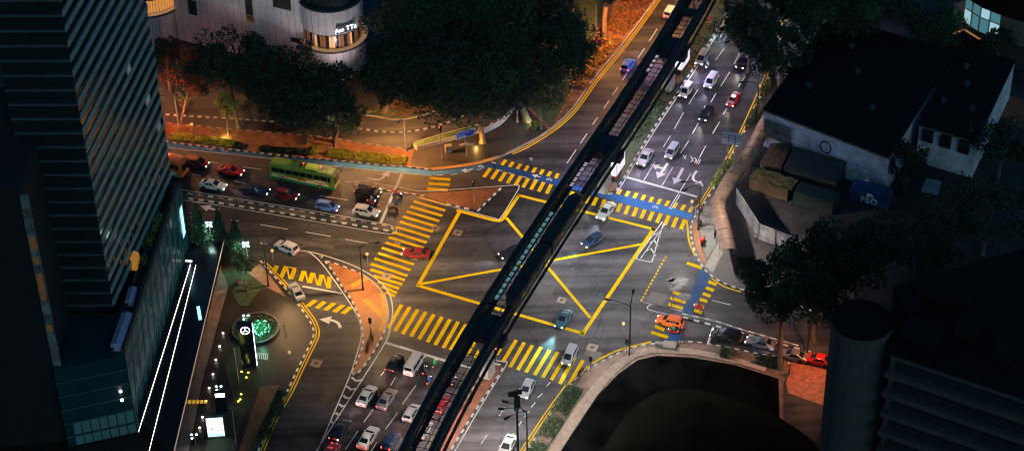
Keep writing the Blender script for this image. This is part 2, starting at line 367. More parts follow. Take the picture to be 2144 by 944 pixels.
# forecourt of the glass building
FK = [(480, 500), (545, 545), (575, 579), (602, 608), (628, 642), (650, 674), (657, 697), (650, 718), (640, 737), (620, 778), (602, 816), (580, 855), (560, 895), (540, 944), (520, 1000)]
fw_ = path(FK, FOOT)
m = M(); m.prism(fw_ + [P2(-300, 1000, FOOT), P2(-300, 430, FOOT), P2(470, 480, FOOT)], -.05, FOOT); structure(m.build('forecourt', GRAN))
kerb(FK[1:], blk=.8)
overlay('footpath', [(505, 560), (545, 552), (575, 590), (600, 622), (560, 602)], mat('orange brown slab', (.17, .09, .05), .6, var=.25), FOOT + .008)  # plain orange brown slab tone
overlay('grass', [(462, 560), (500, 556), (545, 590), (556, 600), (540, 612), (520, 640), (500, 640), (480, 600)], GRASSM, FOOT + .05)
overlay('planting_soil', [(548, 602), (600, 625), (632, 668), (644, 697), (634, 730), (600, 690), (575, 655)], paver_mat('dark sett paving', (.04, .03, .024), (.024, .019, .016), .7, .35, rot=R(30)), FOOT + .008)
overlay('footpath', [(545, 810), (585, 805), (556, 868), (520, 944), (500, 944)], ORTILE, FOOT + .008)
overlay('grass', [(586, 812), (602, 812), (578, 858), (545, 930), (530, 944), (520, 944), (556, 870)], GRASSM, FOOT + .06)
overlay('grass', [(470, 760), (500, 725), (548, 735), (556, 760), (545, 806), (505, 880), (490, 944), (430, 944), (440, 880), (490, 840)], GRASSM, FOOT + .05)
overlay('footpath', [(468, 562), (478, 600), (450, 700), (425, 790), (395, 944), (364, 944), (415, 742), (462, 556)], GRANPALE, FOOT + .006)
# ---------------------------------------------------------------- markings (sheets 4 mm and more above the asphalt)
class Mark:
    def __init__(s, z=.006): s.m = M(); s.z = z
    def quad(s, pts):
        w = [P2(*p) for p in pts]
        a = sum(w[i][0] * w[(i + 1) % len(w)][1] - w[(i + 1) % len(w)][0] * w[i][1] for i in range(len(w)))
        if a < 0: w = w[::-1]
        s.m.poly([(*p, s.z) for p in w]); return s
    def stripe(s, a, b, w):
        """straight band from a to b, w metres wide"""
        A, B = Vector(P2(*a)), Vector(P2(*b)); t = (B - A).normalized(); n = Vector((-t.y, t.x)) * w / 2
        s.m.poly([(*(A - n), s.z), (*(B - n), s.z), (*(B + n), s.z), (*(A + n), s.z)]); return s
    def cross(s, a, b, w, ref):
        """band from a to b whose ends run along ref"""
        A, B = Vector(P2(*a)), Vector(P2(*b)); r = Vector(ref).normalized() * w / 2
        q = [A - r, B - r, B + r, A + r]
        ar = sum(q[i].x * q[(i + 1) % 4].y - q[(i + 1) % 4].x * q[i].y for i in range(4))
        if ar < 0: q = q[::-1]
        s.m.poly([(*p, s.z) for p in q]); return s
    def line(s, pts, w, n=6): ribbon(s.m, path(pts, 0, n), w, s.z); return s
    def build(s, name, m): return structure(s.m.build(name, m))
def dirv(a, b): return Vector(P2(*b)) - Vector(P2(*a))
# crosswalks
k = Mark(); ref = dirv((873, 411), (776, 552))
L0, L1, R0, R1 = Vector(P2(873, 411)), Vector(P2(776, 552)), Vector(P2(939, 430)), Vector(P2(853, 577))
rr = (L1 - L0).normalized() * .31
for i in range(14):
    t = i / 13; A, B = L0.lerp(L1, t), R0.lerp(R1, t)
    k.m.poly([(*(A - rr), .006), (*(A + rr), .006), (*(B + rr), .006), (*(B - rr), .006)])
for a, b in (((775, 564), (848, 586)), ((782, 577), (842, 595)), ((791, 589), (836, 604)), ((800, 600), (831, 613)), ((808, 611), (827, 620))): k.cross(a, b, .62, ref)
k.build('crosswalk', YEL)
k = Mark(); ref = dirv((813, 687), (943, 732))
for i, (bx, by) in enumerate([(813, 687), (827, 693), (843, 699), (860, 704), (877, 710), (895, 716), (911, 722), (928, 728), (943, 732), (960, 738), (977, 743), (994, 748), (1011, 753)]):
    k.cross((841 + 16.9 * i, 637 + 5.15 * i), (bx, by), .66, ref)
k.build('crosswalk', YEL)
k = Mark()
T3 = [(1061, 707), (1081, 711), (1098, 716), (1115, 722), (1133, 726), (1151, 732), (1168, 736), (1186, 742), (1204, 747), (1221, 753), (1233, 766)]
B3 = [(1040, 742), (1053, 757), (1068, 768), (1084, 774), (1101, 779), (1119, 785), (1136, 790), (1154, 795), (1172, 803), (1190, 807), (1221, 779)]
for a, b in zip(T3, B3): k.cross(a, b, .62, ref)
k.build('crosswalk', YEL)
k = Mark(); ref = dirv((1027, 352), (1154, 386))
for x, y in zip(range(8), [335, 338, 342, 346, 351, 354, 358, 363]): k.cross((1059 + 15.7 * x, 335 + 4 * x), (1051 + 16 * x, 346 + 3.9 * x), .62, ref)
for i in range(11): k.cross((1027 + 15.9 * i, 352 + 4.25 * i), (1013 + 16.4 * i, 371 + 4.3 * i), .66, ref)
k.build('crosswalk', YEL)
k = Mark(); ref = dirv((1300, 426), (1434, 459))
for i in range(10): k.cross((1300 + 16.7 * i, 396 + 4.05 * i), (1294 + 16.6 * i, 407 + 4.15 * i), .62, ref)
for i in range(-6, 9): k.cross((1300 + 16.75 * i, 426 + 4.15 * i), (1292 + 16.65 * i, 444 + 4.5 * i), .66, ref)
k.build('crosswalk', YEL)
k = Mark(); ref = dirv((1409, 610), (1395, 645))
for a, b in (((1409, 611), (1442, 621)), ((1403, 623), (1436, 633)), ((1399, 636), (1430, 645)), ((1438, 550), (1470, 561)), ((1483, 589), (1500, 596)), ((1478, 602), (1495, 608)), ((1471, 614), (1488, 620)), ((1465, 626), (1481, 631)), ((1458, 637), (1474, 643)), ((1453, 649), (1470, 655)), ((1371, 682), (1391, 690)), ((1364, 695), (1399, 706))): k.cross(a, b, .75, ref)
k.build('crosswalk', YEL)
k = Mark(); ref = dirv((575, 568), (690, 597))
top = [(580, 556), (598, 559), (617, 563), (636, 567), (655, 571), (674, 575), (690, 579)]; bot = [(571, 575), (589, 580), (609, 584), (629, 588), (648, 592), (667, 597), (688, 603)]
for a, b in zip(top, bot): k.cross(a, b, .75, ref)
k2 = Mark(.0105)
for i, j in ((1, 2), (3, 4), (4, 5), (5, 6)): k2.cross((top[i][0] + 3, top[i][1]), (bot[j][0] - 3, bot[j][1]), .32, ref)
k2.cross((594, 557), (620, 562), .3, dirv((580, 556), (571, 575))); k2.build('crosswalk', YEL)
for a, b in (((661, 628), (644, 641)), ((680, 631), (663, 645)), ((700, 634), (681, 649)), ((719, 638), (700, 653)), ((735, 642), (718, 656))): k.cross(a, b, .8, ref)
k.build('crosswalk', YEL)
k = Mark(); ref = dirv((943, 374), (937, 398))
for a, b in (((900, 373), (943, 376)), ((897, 384), (941, 387)), ((894, 395), (937, 398))): k.cross(a, b, .75, ref)
k.build('crosswalk', YEL)
# box junction
k = Mark(); w = .62
k.line([(875, 598), (962, 444)], w, 1); k.line([(956, 440), (1000, 452), (1040, 462), (1052, 459), (1060, 448), (1087, 408)], w, 3)
k.line([(1083, 408), (1374, 481)], w, 1); k.line([(1370, 477), (1218, 702)], w, 1); k.line([(1222, 698), (873, 597)], w, 1)
k.build('box_junction_marking', YEL)
k = Mark(.0105); k.line([(882, 594), (1345, 511)], w * .85, 1); k.line([(1060, 456), (1236, 665)], w * .85, 1); k.build('box_junction_marking', YEL)
# cycle lane
k = Mark(.005)
up_ = path([(330, 294), (358, 299), (556, 323), (721, 339), (856, 351), (906, 357), (950, 353), (1013, 345), (1036, 341)], 0); lo_ = path([(330, 306), (358, 310), (556, 331), (668, 345), (880, 366), (930, 366), (987, 359), (1023, 353), (1036, 353)], 0)
for i in range(48): k.m.poly([(*lo_[i], .005), (*lo_[i + 1], .005), (*up_[i + 1], .005), (*up_[i], .005)])
k.quad([(1032, 341), (1036, 355), (1160, 388), (1245, 407), (1282, 420), (1358, 440), (1447, 459), (1450, 448), (1363, 421), (1294, 407), (1252, 401), (1180, 378)])
k.quad([(1470, 558), (1491, 575), (1464, 625), (1448, 664), (1425, 656), (1442, 620)]); k.quad([(1403, 692), (1430, 698), (1420, 722), (1393, 714)])
k.m.f, k.m.m, keep = k.m.f[:-2], k.m.m[:-2], k.m.f[-2:]; k.build('cycle_lane', BLU)
k.m.f, k.m.m = keep, [0, 0]; k.build('cycle_lane', paint_mat('darker blue lane paint', (.012, .036, .10), .42))  # same blue in a darker tone for the east pieces
# white lines
k = Mark(.010)
k.line([(330, 306), (358, 310), (556, 331), (668, 345), (880, 366), (900, 368)], .18)
for a, b in (((915, 367), (928, 367)), ((944, 366), (958, 364)), ((972, 361), (985, 359)), ((997, 356), (1008, 354)), ((1028, 339), (1038, 342)), ((1040, 355), (1052, 358)), ((1064, 362), (1075, 365)), ((1090, 369), (1102, 372)), ((1117, 375), (1128, 378))): k.stripe(a, b, .18)
k.stripe((843, 360), (797, 467), .5)
for a, b in (((438, 339), (458, 342)), ((508, 350), (548, 355)), ((490, 379), (515, 384)), ((402, 365), (420, 368)), ((670, 410), (729, 419)), ((760, 424), (800, 430)), ((545, 470), (602, 480)), ((640, 486), (693, 495)), ((723, 501), (773, 510)), ((545, 509), (560, 512)), ((360, 440), (400, 446)), ((484, 460), (500, 463))): k.stripe(a, b, .16)
k.line([(330, 385), (380, 397), (560, 426), (680, 446), (800, 468), (822, 474), (830, 480), (826, 488), (810, 489), (760, 481), (680, 467), (560, 447), (440, 427), (330, 412)], .15)
k.line([(722, 380), (745, 381)], .15); k.line([(745, 385), (748, 380), (757, 379), (830, 391), (880, 400), (960, 396), (1075, 388), (1086, 392), (1082, 402), (1048, 456), (1036, 457), (940, 431), (885, 414), (800, 402)], .15)
k.line([(627, 524), (670, 532), (740, 556), (790, 585), (815, 615), (822, 650), (816, 690), (806, 718), (759, 793), (720, 853), (670, 931), (662, 944)], .2)
k.line([(645, 526), (668, 545), (693, 577), (730, 630), (750, 665), (757, 700), (747, 741), (732, 787), (700, 862), (666, 940), (655, 965)], .2)
k.line([(672, 540), (676, 536), (668, 535)], .14)
k.stripe((633, 599), (716, 614), .4); k.stripe((808, 717), (1000, 775), .5)
for a, b in (((828, 789), (818, 806)), ((804, 777), (797, 786)), ((782, 855), (762, 883)), ((750, 901), (723, 940)), ((871, 806), (842, 846)), ((833, 862), (807, 898)), ((789, 925), (775, 946)), ((952, 766), (855, 916)), ((1057, 852), (1045, 870)), ((1020, 910), (1007, 928)), ((1152, 799), (1144, 809)), ((1136, 823), (1126, 832)), ((1121, 842), (1112, 852)), ((1108, 860), (1097, 873)), ((1092, 881), (1082, 896)), ((1076, 906), (1066, 920))): k.stripe(a, b, .18)
k.line([(1038, 754), (1053, 757), (1059, 765), (1008, 848), (952, 944), (915, 1005)], .18)
for x0, y0, n_, dx, dy in ((1376, 61, 12, -24.3, 38.2),):
    pass
for a, b in (((1403, 20), (1390, 40)), ((1376, 61), (1359, 87)), ((1350, 101), (1335, 123)), ((1316, 149), (1303, 168)), ((1294, 183), (1282, 199)), ((1275, 211), (1264, 228)), ((1255, 241), (1241, 261)), ((1229, 280), (1215, 301)), ((1206, 314), (1187, 342))): k.stripe(a, b, .17)
for a, b in (((1516, 102), (1498, 127)), ((1461, 188), (1442, 219)), ((1431, 236), (1412, 270)), ((1404, 284), (1389, 308)), ((1371, 339), (1348, 378)), ((1550, 108), (1537, 135)), ((1528, 151), (1509, 181)), ((1499, 196), (1488, 215)), ((1462, 258), (1450, 280)), ((1442, 295), (1425, 321)), ((1409, 350), (1386, 389)), ((1560, 160), (1546, 182)), ((1522, 227), (1514, 240)), ((1507, 255), (1492, 280)), ((1478, 305), (1464, 331)), ((1447, 363), (1401, 437)), ((1424, 408), (1405, 438))): k.stripe(a, b, .17)
k.stripe((1308, 370), (1459, 412), .45); k.line([(1290, 405), (1306, 381), (1372, 272), (1461, 138), (1515, 46), (1560, -30)], .2)
k.line([(1395, 466), (1341, 541)], .16, 1); k.line([(1387, 464), (1352, 512), (1334, 537), (1337, 543), (1362, 548), (1367, 541), (1377, 505), (1389, 468)], .2, 3)
for y, s_ in ((488, .55), (503, .75), (520, 1.)):
    xc = 1380 - (y - 480) * .42; k.line([(xc - 13 * s_, y + 7 * s_), (xc, y), (xc + 9 * s_, y + 16 * s_)], .3, 1)
for i, (x, y) in enumerate(((746, 797), (735, 815), (726, 833), (716, 850), (707, 867), (697, 884))):
    f = 1 - .13 * i; k.line([(x - 10 * f, y - 8 * f), (x, y), (x + 14 * f, y - 3 * f)], .42, 1)
k.line([(1345, 632), (1430, 652)], .15, 1); k.line([(1365, 637), (1356, 642), (1362, 649), (1425, 664)], .18, 3); k.line([(1365, 637), (1425, 650)], .18, 1)
k.line([(1452, 663), (1530, 686)], .18, 1); k.stripe((1494, 683), (1481, 722), .35); k.stripe((1490, 628), (1530, 638), .18)
k.line([(480, 620), (500, 600)], .1, 1)
k.build('lane_line', WHT)
# arrows
def arrow(px_pts, w, head, z=.010):
    a = Mark(z); pp = path(px_pts, 0, 4); ribbon(a.m, pp, w, z)
    e, t = Vector(pp[-1]), (Vector(pp[-1]) - Vector(pp[-2])).normalized(); n = Vector((-t.y, t.x))
    q = [e + n * head, e - n * head, e + t * head * 1.9]
    if (q[1] - q[0]).cross(q[2] - q[0]) < 0: q = q[::-1]
    a.m.poly([(*p, z + .001) for p in q]); return a
for pts, w, h in (([(766, 372), (788, 376), (800, 373), (806, 368)], .4, .8), ([(713, 686), (708, 676), (698, 671), (692, 670)], .5, .95),
                  ([(1398, 342), (1391, 352), (1384, 362)], .5, .9), ([(1391, 352), (1384, 352), (1378, 350)], .45, .8), ([(1430, 352), (1424, 364), (1418, 374)], .5, .9), ([(1459, 358), (1452, 368), (1452, 376), (1460, 382)], .45, .8),
                  ([(990, 354), (980, 356), (976, 356.5)], .25, .5), ([(1132, 371), (1124, 369)], .25, .5), ([(458, 440), (446, 438), (438, 436)], .5, .9)):
    arrow(pts, w, h).build('turn_arrow', WHT)
# worn word and cycle pictograms
k = Mark(.0115)
for a, b in (((1430, 325), (1436, 333)), ((1437, 325), (1432, 333)), ((1446, 327), (1452, 338)), ((1452, 330), (1447, 340)), ((1455, 330), (1460, 341)), ((1459, 333), (1454, 342)), ((1464, 333), (1458, 343)), ((1467, 334), (1462, 344))): k.stripe(a, b, .16)
for cx_, cy_ in ((1007, 349), (1150, 376), (440, 312), (470, 316), (1372, 434)):
    for dx in (-3.5, 3.5):
        ring = [(cx_ + dx + 2.4 * math.cos(i * .7), cy_ + 1.8 * math.sin(i * .7) + dx * .25) for i in range(10)]
        ribbon(k.m, [P2(*p) for p in ring], .1, .0115)
    k.stripe((cx_ - 3.5, cy_ - 1), (cx_ + 1, cy_ - 3.5), .12); k.stripe((cx_ + 1, cy_ - 3.5), (cx_ + 3.5, cy_ + .8), .12)
k.build('road_lettering', WHT)
# yellow edge lines
k = Mark(.006)
for o_ in (-.16, .22):
    for pts, n_ in (([(1072, 322), (1100, 310), (1140, 286), (1176, 260), (1208, 228), (1248, 172), (1297, 112), (1342, 54), (1380, 0), (1420, -55)], 5), ([(1640, 30), (1611, 130), (1601, 165), (1559, 260), (1529, 320), (1498, 375), (1473, 416), (1461, 434)], 5),
                    ([(1092, 946), (1143, 868), (1188, 806)], 3), ([(551, 548), (583, 579), (610, 608), (636, 642), (658, 672), (665, 697), (658, 718), (648, 738), (628, 780), (610, 818), (588, 857), (568, 897), (548, 946), (530, 1000)], 6)):
        ribbon(k.m, offset(path(pts, 0, n_), o_ * 1.15), .2, .006)
k.line([(1437, 460), (1439, 470), (1443, 505), (1455, 535)], .3); k.line([(1240, 760), (1265, 746), (1300, 731), (1363, 715)], .35)
k.line([(1489, 581), (1515, 599), (1552, 611)], .25)
for i in range(14):
    t = i / 13; k.stripe((1395 - 51 * t + random.uniform(-1, 1), 536 + 90 * t), (1395 - 51 * (t + .05), 536 + 90 * (t + .05)), random.choice((.25, .4, .3)))
for a, b in (((1095, 783), (1096, 784)),): pass
k.build('edge_line', YEL)
# manholes
def manhole(x, y, s=1.):
    c_ = P(x, y); q = M(); q.box((0, 0, .004), (1.6 * s, 1.6 * s, .012), 0, R(69)); q.lathe([(.02, .0155), (.36 * s, .0155), (.36 * s, .006)], n=16, mi=1)
    o = q.build('manhole_cover', [MATS['worn concrete patch'], DKCONC], loc=(c_.x, c_.y, 0)); return structure(o)
mat('worn concrete patch', (.17, .12, .085), .7, var=.3, scale=1)
for x, y, s in ((662, 760, 1.), (1240, 727, 1.), (958, 487, .9), (1176, 628, .85), (810, 578, .9), (912, 478, .8), (833, 508, .6)): manhole(x, y, s)

# standing water that mirrors the lamps
def puddle(x, y, rx, ry, seed):
    rnd = random.Random(seed); c_ = P(x, y); q = M(); pts = []
    for i in range(14):
        a = 2 * math.pi * i / 14; r = rnd.uniform(.65, 1.1); pts.append((c_.x + rx * r * math.cos(a), c_.y + ry * r * math.sin(a)))
    pts = catmull(pts + [pts[0]], 4)[:-1]; q.poly([(*p, .0135) for p in pts]); structure(q.build('puddle', PUD))
PUD = mat('rippled rain water', (.030, .028, .028), .17, var=.3, scale=3, bump=.5, spec=.5)
for i, (x, y, rx, ry) in enumerate([(1430, 534, 1.1, .9), (1422, 590, 1.8, 1.2), (1412, 604, 1.2, .8), (1432, 620, 1.4, 1.0), (1404, 585, 1., .7), (1250, 240, .8, 1.2)]): puddle(x, y, rx, ry, i)

# repaired asphalt patches and oil stains
PATCH = mat('newer asphalt patch', (.017, .016, .016), .75, var=.35, scale=1.2); PATCHL = mat('older asphalt patch', (.047, .041, .038), .8, var=.35, scale=1.)
def patch(pts, m_): q = Mark(.0022); q.quad(pts); structure(q.m.build('asphalt_patch', m_))
for pts, m_ in (([(1000, 520), (1050, 535), (1042, 550), (990, 536)], PATCH), ([(905, 480), (925, 470), (935, 476), (914, 487)], PATCHL), ([(1130, 590), (1165, 600), (1150, 622), (1115, 612)], PATCH), ([(690, 800), (716, 808), (690, 850), (664, 842)], PATCH), ([(1230, 730), (1262, 738), (1255, 752), (1222, 742)], PATCHL), ([(1365, 610), (1400, 618), (1388, 640), (1352, 630)], PATCHL), ([(1455, 300), (1470, 304), (1440, 350), (1424, 346)], PATCH), ([(1290, 190), (1305, 194), (1262, 258), (1246, 254)], PATCH), ([(620, 500), (700, 514), (695, 522), (615, 508)], PATCHL), ([(850, 830), (880, 838), (858, 870), (828, 862)], PATCH), ([(1240, 160), (1250, 164), (1160, 290), (1150, 286)], PATCH)): patch(pts, m_)
OIL = mat('oil stain', (.020, .019, .019), .4, var=.5, scale=2)
rnd = random.Random(21)
for i in range(60):
    x, y = rnd.choice([(826, 790), (800, 850), (770, 870), (730, 930), (600, 380), (480, 372), (690, 440), (1380, 300), (1420, 260), (1470, 200), (1350, 350), (1080, 870), (1120, 830), (1000, 600), (1180, 560), (930, 560), (1250, 600), (1300, 560), (650, 500)]); x += rnd.gauss(0, 22); y += rnd.gauss(0, 12)
    c_ = P(x, y); q = M(); n_ = 9; r0 = rnd.uniform(.12, .4); q.poly([(c_.x + r0 * rnd.uniform(.6, 1.2) * math.cos(6.283 * k / n_), c_.y + r0 * rnd.uniform(.6, 1.2) * math.sin(6.283 * k / n_), .0034) for k in range(n_)]); structure(q.build('oil_stain', OIL))
# ---------------------------------------------------------------- vehicles
def own(o, i, m):
    o.material_slots[i].link = 'OBJECT'; o.material_slots[i].material = m
PAINTS = {}
def paint(name, col, rough=.3, metal=.0): 
    return mat('car paint ' + name, col, rough, metal, var=.06, scale=.8, coat=.6)
P_WHITE = paint('white', (.72, .70, .66)); P_SILVER = paint('silver', (.42, .43, .45), .3, .45); P_GREY = paint('grey', (.22, .22, .23), .3, .4); P_BLACK = paint('black', (.012, .012, .014), .2)
P_NAVY = paint('navy', (.015, .025, .06), .25); P_BLUE = paint('blue', (.05, .13, .48), .28); P_MAROON = paint('maroon', (.16, .008, .012), .28); P_RED = paint('red', (.62, .02, .012), .3)
P_ORANGE = paint('orange', (.75, .12, .01), .3); P_TEAL = paint('dark teal', (.02, .06, .08), .25); P_STEEL = paint('steel blue', (.10, .22, .42), .3)
def ring_rect(x0, x1, w, z, c, cw=None):
    cw = cw or c
    return [(x1, w - cw, z), (x1 - c, w, z), (x0 + c, w, z), (x0, w - cw, z), (x0, -w + cw, z), (x0 + c, -w, z), (x1 - c, -w, z), (x1, -w + cw, z)]
def quad_in(m, a, b, c, d, u0, u1, v0, v1, off, mi=0):
    """panel inset in the quad a b c d (a-b bottom, d-c top), lifted off it"""
    a, b, c, d = map(Vector, (a, b, c, d)); n = (b - a).cross(d - a).normalized() * off
    f = lambda u, v: (a.lerp(b, u)).lerp(d.lerp(c, u), v) + n
    p = [f(u0, v0), f(u1, v0), f(u1, v1), f(u0, v1)]
    m.poly(p, mi)
    for i in range(4):
        q, r = p[i], p[(i + 1) % 4]; m.poly([q, q - n * 1.5, r - n * 1.5, r], mi)
def make_car(kind):
    K = {'sedan': dict(L=4.55, W=1.78, zr=1.45, st=[(-.5, .36, .72, .82), (-.485, .27, .92, .93), (-.44, .24, 1.0, .98), (-.30, .22, 1.01, 1), (-.1, .2, .96, 1), (.12, .2, .95, 1), (.22, .2, .94, 1), (.34, .22, .86, .99), (.44, .24, .76, .95), (.485, .28, .66, .87), (.5, .34, .55, .78)], g=(-.40, -.20, .03, .23), wt=.60, belt=.94),
         'hatch': dict(L=3.75, W=1.66, zr=1.5, st=[(-.5, .36, .80, .86), (-.485, .28, .98, .95), (-.44, .24, 1.0, .99), (-.2, .2, .97, 1), (.15, .2, .96, 1), (.25, .2, .95, 1), (.36, .22, .87, .99), (.45, .25, .76, .95), (.49, .3, .64, .86), (.5, .36, .54, .78)], g=(-.485, -.40, .05, .28), wt=.62, belt=.95),
         'suv': dict(L=4.4, W=1.80, zr=1.66, st=[(-.5, .42, .86, .88), (-.488, .32, 1.08, .96), (-.45, .28, 1.1, .99), (-.2, .26, 1.07, 1), (.15, .26, 1.06, 1), (.24, .26, 1.05, 1), (.36, .28, .99, .99), (.45, .3, .88, .95), (.488, .34, .74, .88), (.5, .42, .62, .8)], g=(-.485, -.40, .06, .26), wt=.64, belt=1.05),
         'mpv': dict(L=4.2, W=1.70, zr=1.68, st=[(-.5, .40, .86, .90), (-.49, .3, 1.0, .97), (-.45, .26, 1.02, .99), (-.2, .22, 1.0, 1), (.2, .22, .99, 1), (.30, .22, .98, 1), (.40, .24, .9, .98), (.465, .28, .78, .93), (.49, .32, .66, .87), (.5, .38, .56, .8)], g=(-.492, -.455, .14, .36), wt=.66, belt=.98),
         'pickup': dict(L=5.1, W=1.80, zr=1.72, st=[(-.5, .5, .95, .92), (-.495, .42, 1.02, .98), (-.2, .4, 1.04, 1), (.1, .38, 1.04, 1), (.2, .36, 1.04, 1), (.34, .36, 1.0, .99), (.45, .36, .92, .96), (.49, .38, .8, .9), (.5, .45, .66, .84)], g=(-.12, -.085, .08, .20), wt=.66, belt=1.03),
         'van': dict(L=4.9, W=1.72, zr=2.0, st=[(-.5, .42, .9, .92), (-.495, .32, 1.08, .98), (-.45, .26, 1.1, 1), (-.2, .24, 1.1, 1), (.3, .24, 1.08, 1), (.40, .24, 1.04, 1), (.46, .26, .95, .97), (.49, .32, .78, .92), (.5, .4, .6, .86)], g=(-.496, -.475, .31, .44), wt=.74, belt=1.07)}[kind]
    L, W, zr, wt, belt = K['L'], K['W'] / 2, K['zr'], K['wt'], K['belt']
    root = thing(kind, 'x', 'car')
    m = M(); rings = []
    for x, zb, zt, w in K['st']:
        w *= W; x *= L
        half = [(w * .88, zb), (w * .985, zb + .1), (w, zb + (zt - zb) * .45), (w * .975, zt - .09), (w * .86, zt - .01), (w * .45, zt + .02)]
        rings.append([(x, y, z) for y, z in half] + [(x, -y, z) for y, z in half[::-1]])
    m.loft(rings)
    xb0, xt0, xt1, xb1 = [v * L for v in K['g']]; wb = W * .93; wtp = W * wt / .66 if wt > 1 else W * (wt + .14)
    rb = ring_rect(xb0, xb1, wb, belt - .02, .22, .16); r1 = ring_rect(xt0 - .02, xt1 + .04, wtp + .02, zr - .07, .16, .12); r2 = ring_rect(xt0 + .06, xt1 - .06, wtp - .05, zr - .015, .14, .12); r3 = ring_rect(xt0 + .3, xt1 - .3, wtp - .3, zr, .12, .1)
    m.loft([rb, r1, r2, r3], cap=False); m.poly(r3)
    if kind == 'pickup': m.box((-.31 * L, 0, 1.045), (.36 * L, W * 1.55, .02), 1)
    # dark sill and grille
    for s in (-1, 1): m.box((0, s * W * .985, .27), (L * .5, .03, .1), 1)
    m.box((L * .496, 0, .42), (.04, W * 1.1, .16), 1); m.box((-L * .493, 0, .44), (.06, W * 1.3, .1), 1)
    m.build('body', [P_WHITE, BLACKM], root, smooth=32)
    # glass
    n = 8
    q = M(); quad_in(q, rb[7], rb[0], r1[0], r1[7], .03, .97, .08, .93, .012); q.build('windscreen', GLASS, root)
    q = M(); quad_in(q, rb[3], rb[4], r1[4], r1[3], .05, .95, .12 if kind != 'van' else .25, .88, .012); q.build('rear_window', GLASS, root)
    for a, b in ((1, 2), (5, 6)):
        q = M()
        cuts = ((.05, .34), (.37, .66), (.69, .96)) if kind in ('mpv', 'van', 'suv') else ((.06, .47), (.5, .94))
        for u0, u1 in cuts: quad_in(q, rb[a], rb[b], r1[b], r1[a], u0, u1, .14, .86, .012)
        q.build('side_window', GLASS, root)
    # wheels
    rw = .33 if kind in ('sedan', 'hatch') else .36
    for sx in (-.305, .31):
        for sy in (-1, 1):
            t = M(); y0 = sy * (W - .17); prof = [(rw * .55, -.1), (rw * .93, -.1), (rw, -.06), (rw, .06), (rw * .93, .1), (rw * .55, .1)]
            t.lathe([(r, h) for r, h in prof], (0, 0, 0), 16, 'Y'); wo = t.build('wheel', RUBBER, root, smooth=40, loc=(sx * L, y0, rw))
            h = M(); h.lathe([(.02, sy * .107), (rw * .5, sy * .112), (rw * .62, sy * .101)], (0, 0, 0), 12, 'Y'); h.build('rim', RIM, wo, smooth=40)
            ar = M(); ar.lathe([(rw * .95, sy * .172 - sy * .05), (rw * 1.17, sy * .172 - sy * .05 + sy * .052)], (0, 0, 0), 18, 'Y')
            ar.build('wheel_arch', RUBBER, root, loc=(sx * L, y0, rw + .02))
    fx, fz = K['st'][-2][0] * L, (K['st'][-2][2] - .05)
    bx, bz = K['st'][1][0] * L, (K['st'][1][2] - .16)
    for sy in (-1, 1):
        q = M(); q.lathe([(.02, .05), (.09, .045), (.125, .0), (.13, -.12)], (0, 0, 0), 10, 'X'); o = q.build('headlight', HEAD, root, smooth=50, loc=(fx + .0, sy * W * .68, fz)); o.scale = (1, 1.25, .62)
        q = M(); q.lathe([(.02, -.05), (.09, -.045), (.12, 0), (.12, .12)], (0, 0, 0), 10, 'X'); o = q.build('tail_light', TAILOFF, root, smooth=50, loc=(bx - .01, sy * W * .76, bz)); o.scale = (1, .95, .8 if kind in ('sedan',) else 1.3)
        q = M(); q.lathe([(.02, -.07), (.09, -.06), (.1, .03), (.03, .07)], (0, 0, 0), 8, 'X'); o = q.build('side_mirror', P_WHITE, root, smooth=50, loc=(xb1 - .32, sy * (W + .07), belt + .05)); o.scale = (.8, 1.2, .8)
    q = M(); q.box((L * .503, 0, .46), (.02, .5, .11)); q.build('number_plate', PLATE, root); q = M(); q.box((-L * .503, 0, .62), (.02, .5, .11)); q.build('number_plate', PLATE, root)
    return root
CARS = {k: make_car(k) for k in ('sedan', 'hatch', 'suv', 'mpv', 'pickup', 'van')}
USED = set()
KINDNAME = {'sedan': 'sedan_car', 'hatch': 'hatchback_car', 'suv': 'suv_car', 'mpv': 'minivan', 'pickup': 'pickup_truck', 'van': 'passenger_van'}
KINDCAT = {'sedan': 'car', 'hatch': 'car', 'suv': 'car', 'mpv': 'car', 'pickup': 'pickup', 'van': 'van'}
def road_dir(x, y, dx, dy):
    n = math.hypot(dx, dy) / 20; d = P(x + dx / n, y + dy / n) - P(x, y); return math.atan2(d.y, d.x)
def car(kind, x, y, dx, dy, pm, label, group, head=True, brake=False, glow=0, s=1., second=None, beam=None, cone=60):
    c_ = P(x, y, .7); rz = road_dir(x, y, dx, dy)
    if kind in USED: o = copy_tree(CARS[kind])
    else: o = CARS[kind]; USED.add(kind)
    o.name = KINDNAME[kind]; o.location = (c_.x, c_.y, .002); o.rotation_euler = (0, 0, rz); o.scale = (s,) * 3
    o['label'] = label; o['category'] = KINDCAT[kind]; o['group'] = group
    for ch in o.children:
        b = ch.name.split('.')[0]
        if b in ('body', 'side_mirror'): own(ch, 0, pm)
        elif b == 'headlight': own(ch, 0, HEAD if head else HEADOFF)
        elif b == 'tail_light': own(ch, 0, TAIL if brake else TAILOFF)
    if not glow and head: glow, cone = 420, 55
    if glow:
        f = Vector((math.cos(rz), math.sin(rz), 0)); L = 2.3
        spot(o, (L / s, 0, .75), glow, beam or (.9, .95, 1.), cone, .8, .2, target=(L + (9 if cone > 40 else 13), 0, -.3), falloff='Quadratic', name='headlight_beam')
    if brake: point(o, (-2.75, 0, .7), 16, (1., .07, .03), .3, 'brake_glow')
    return o
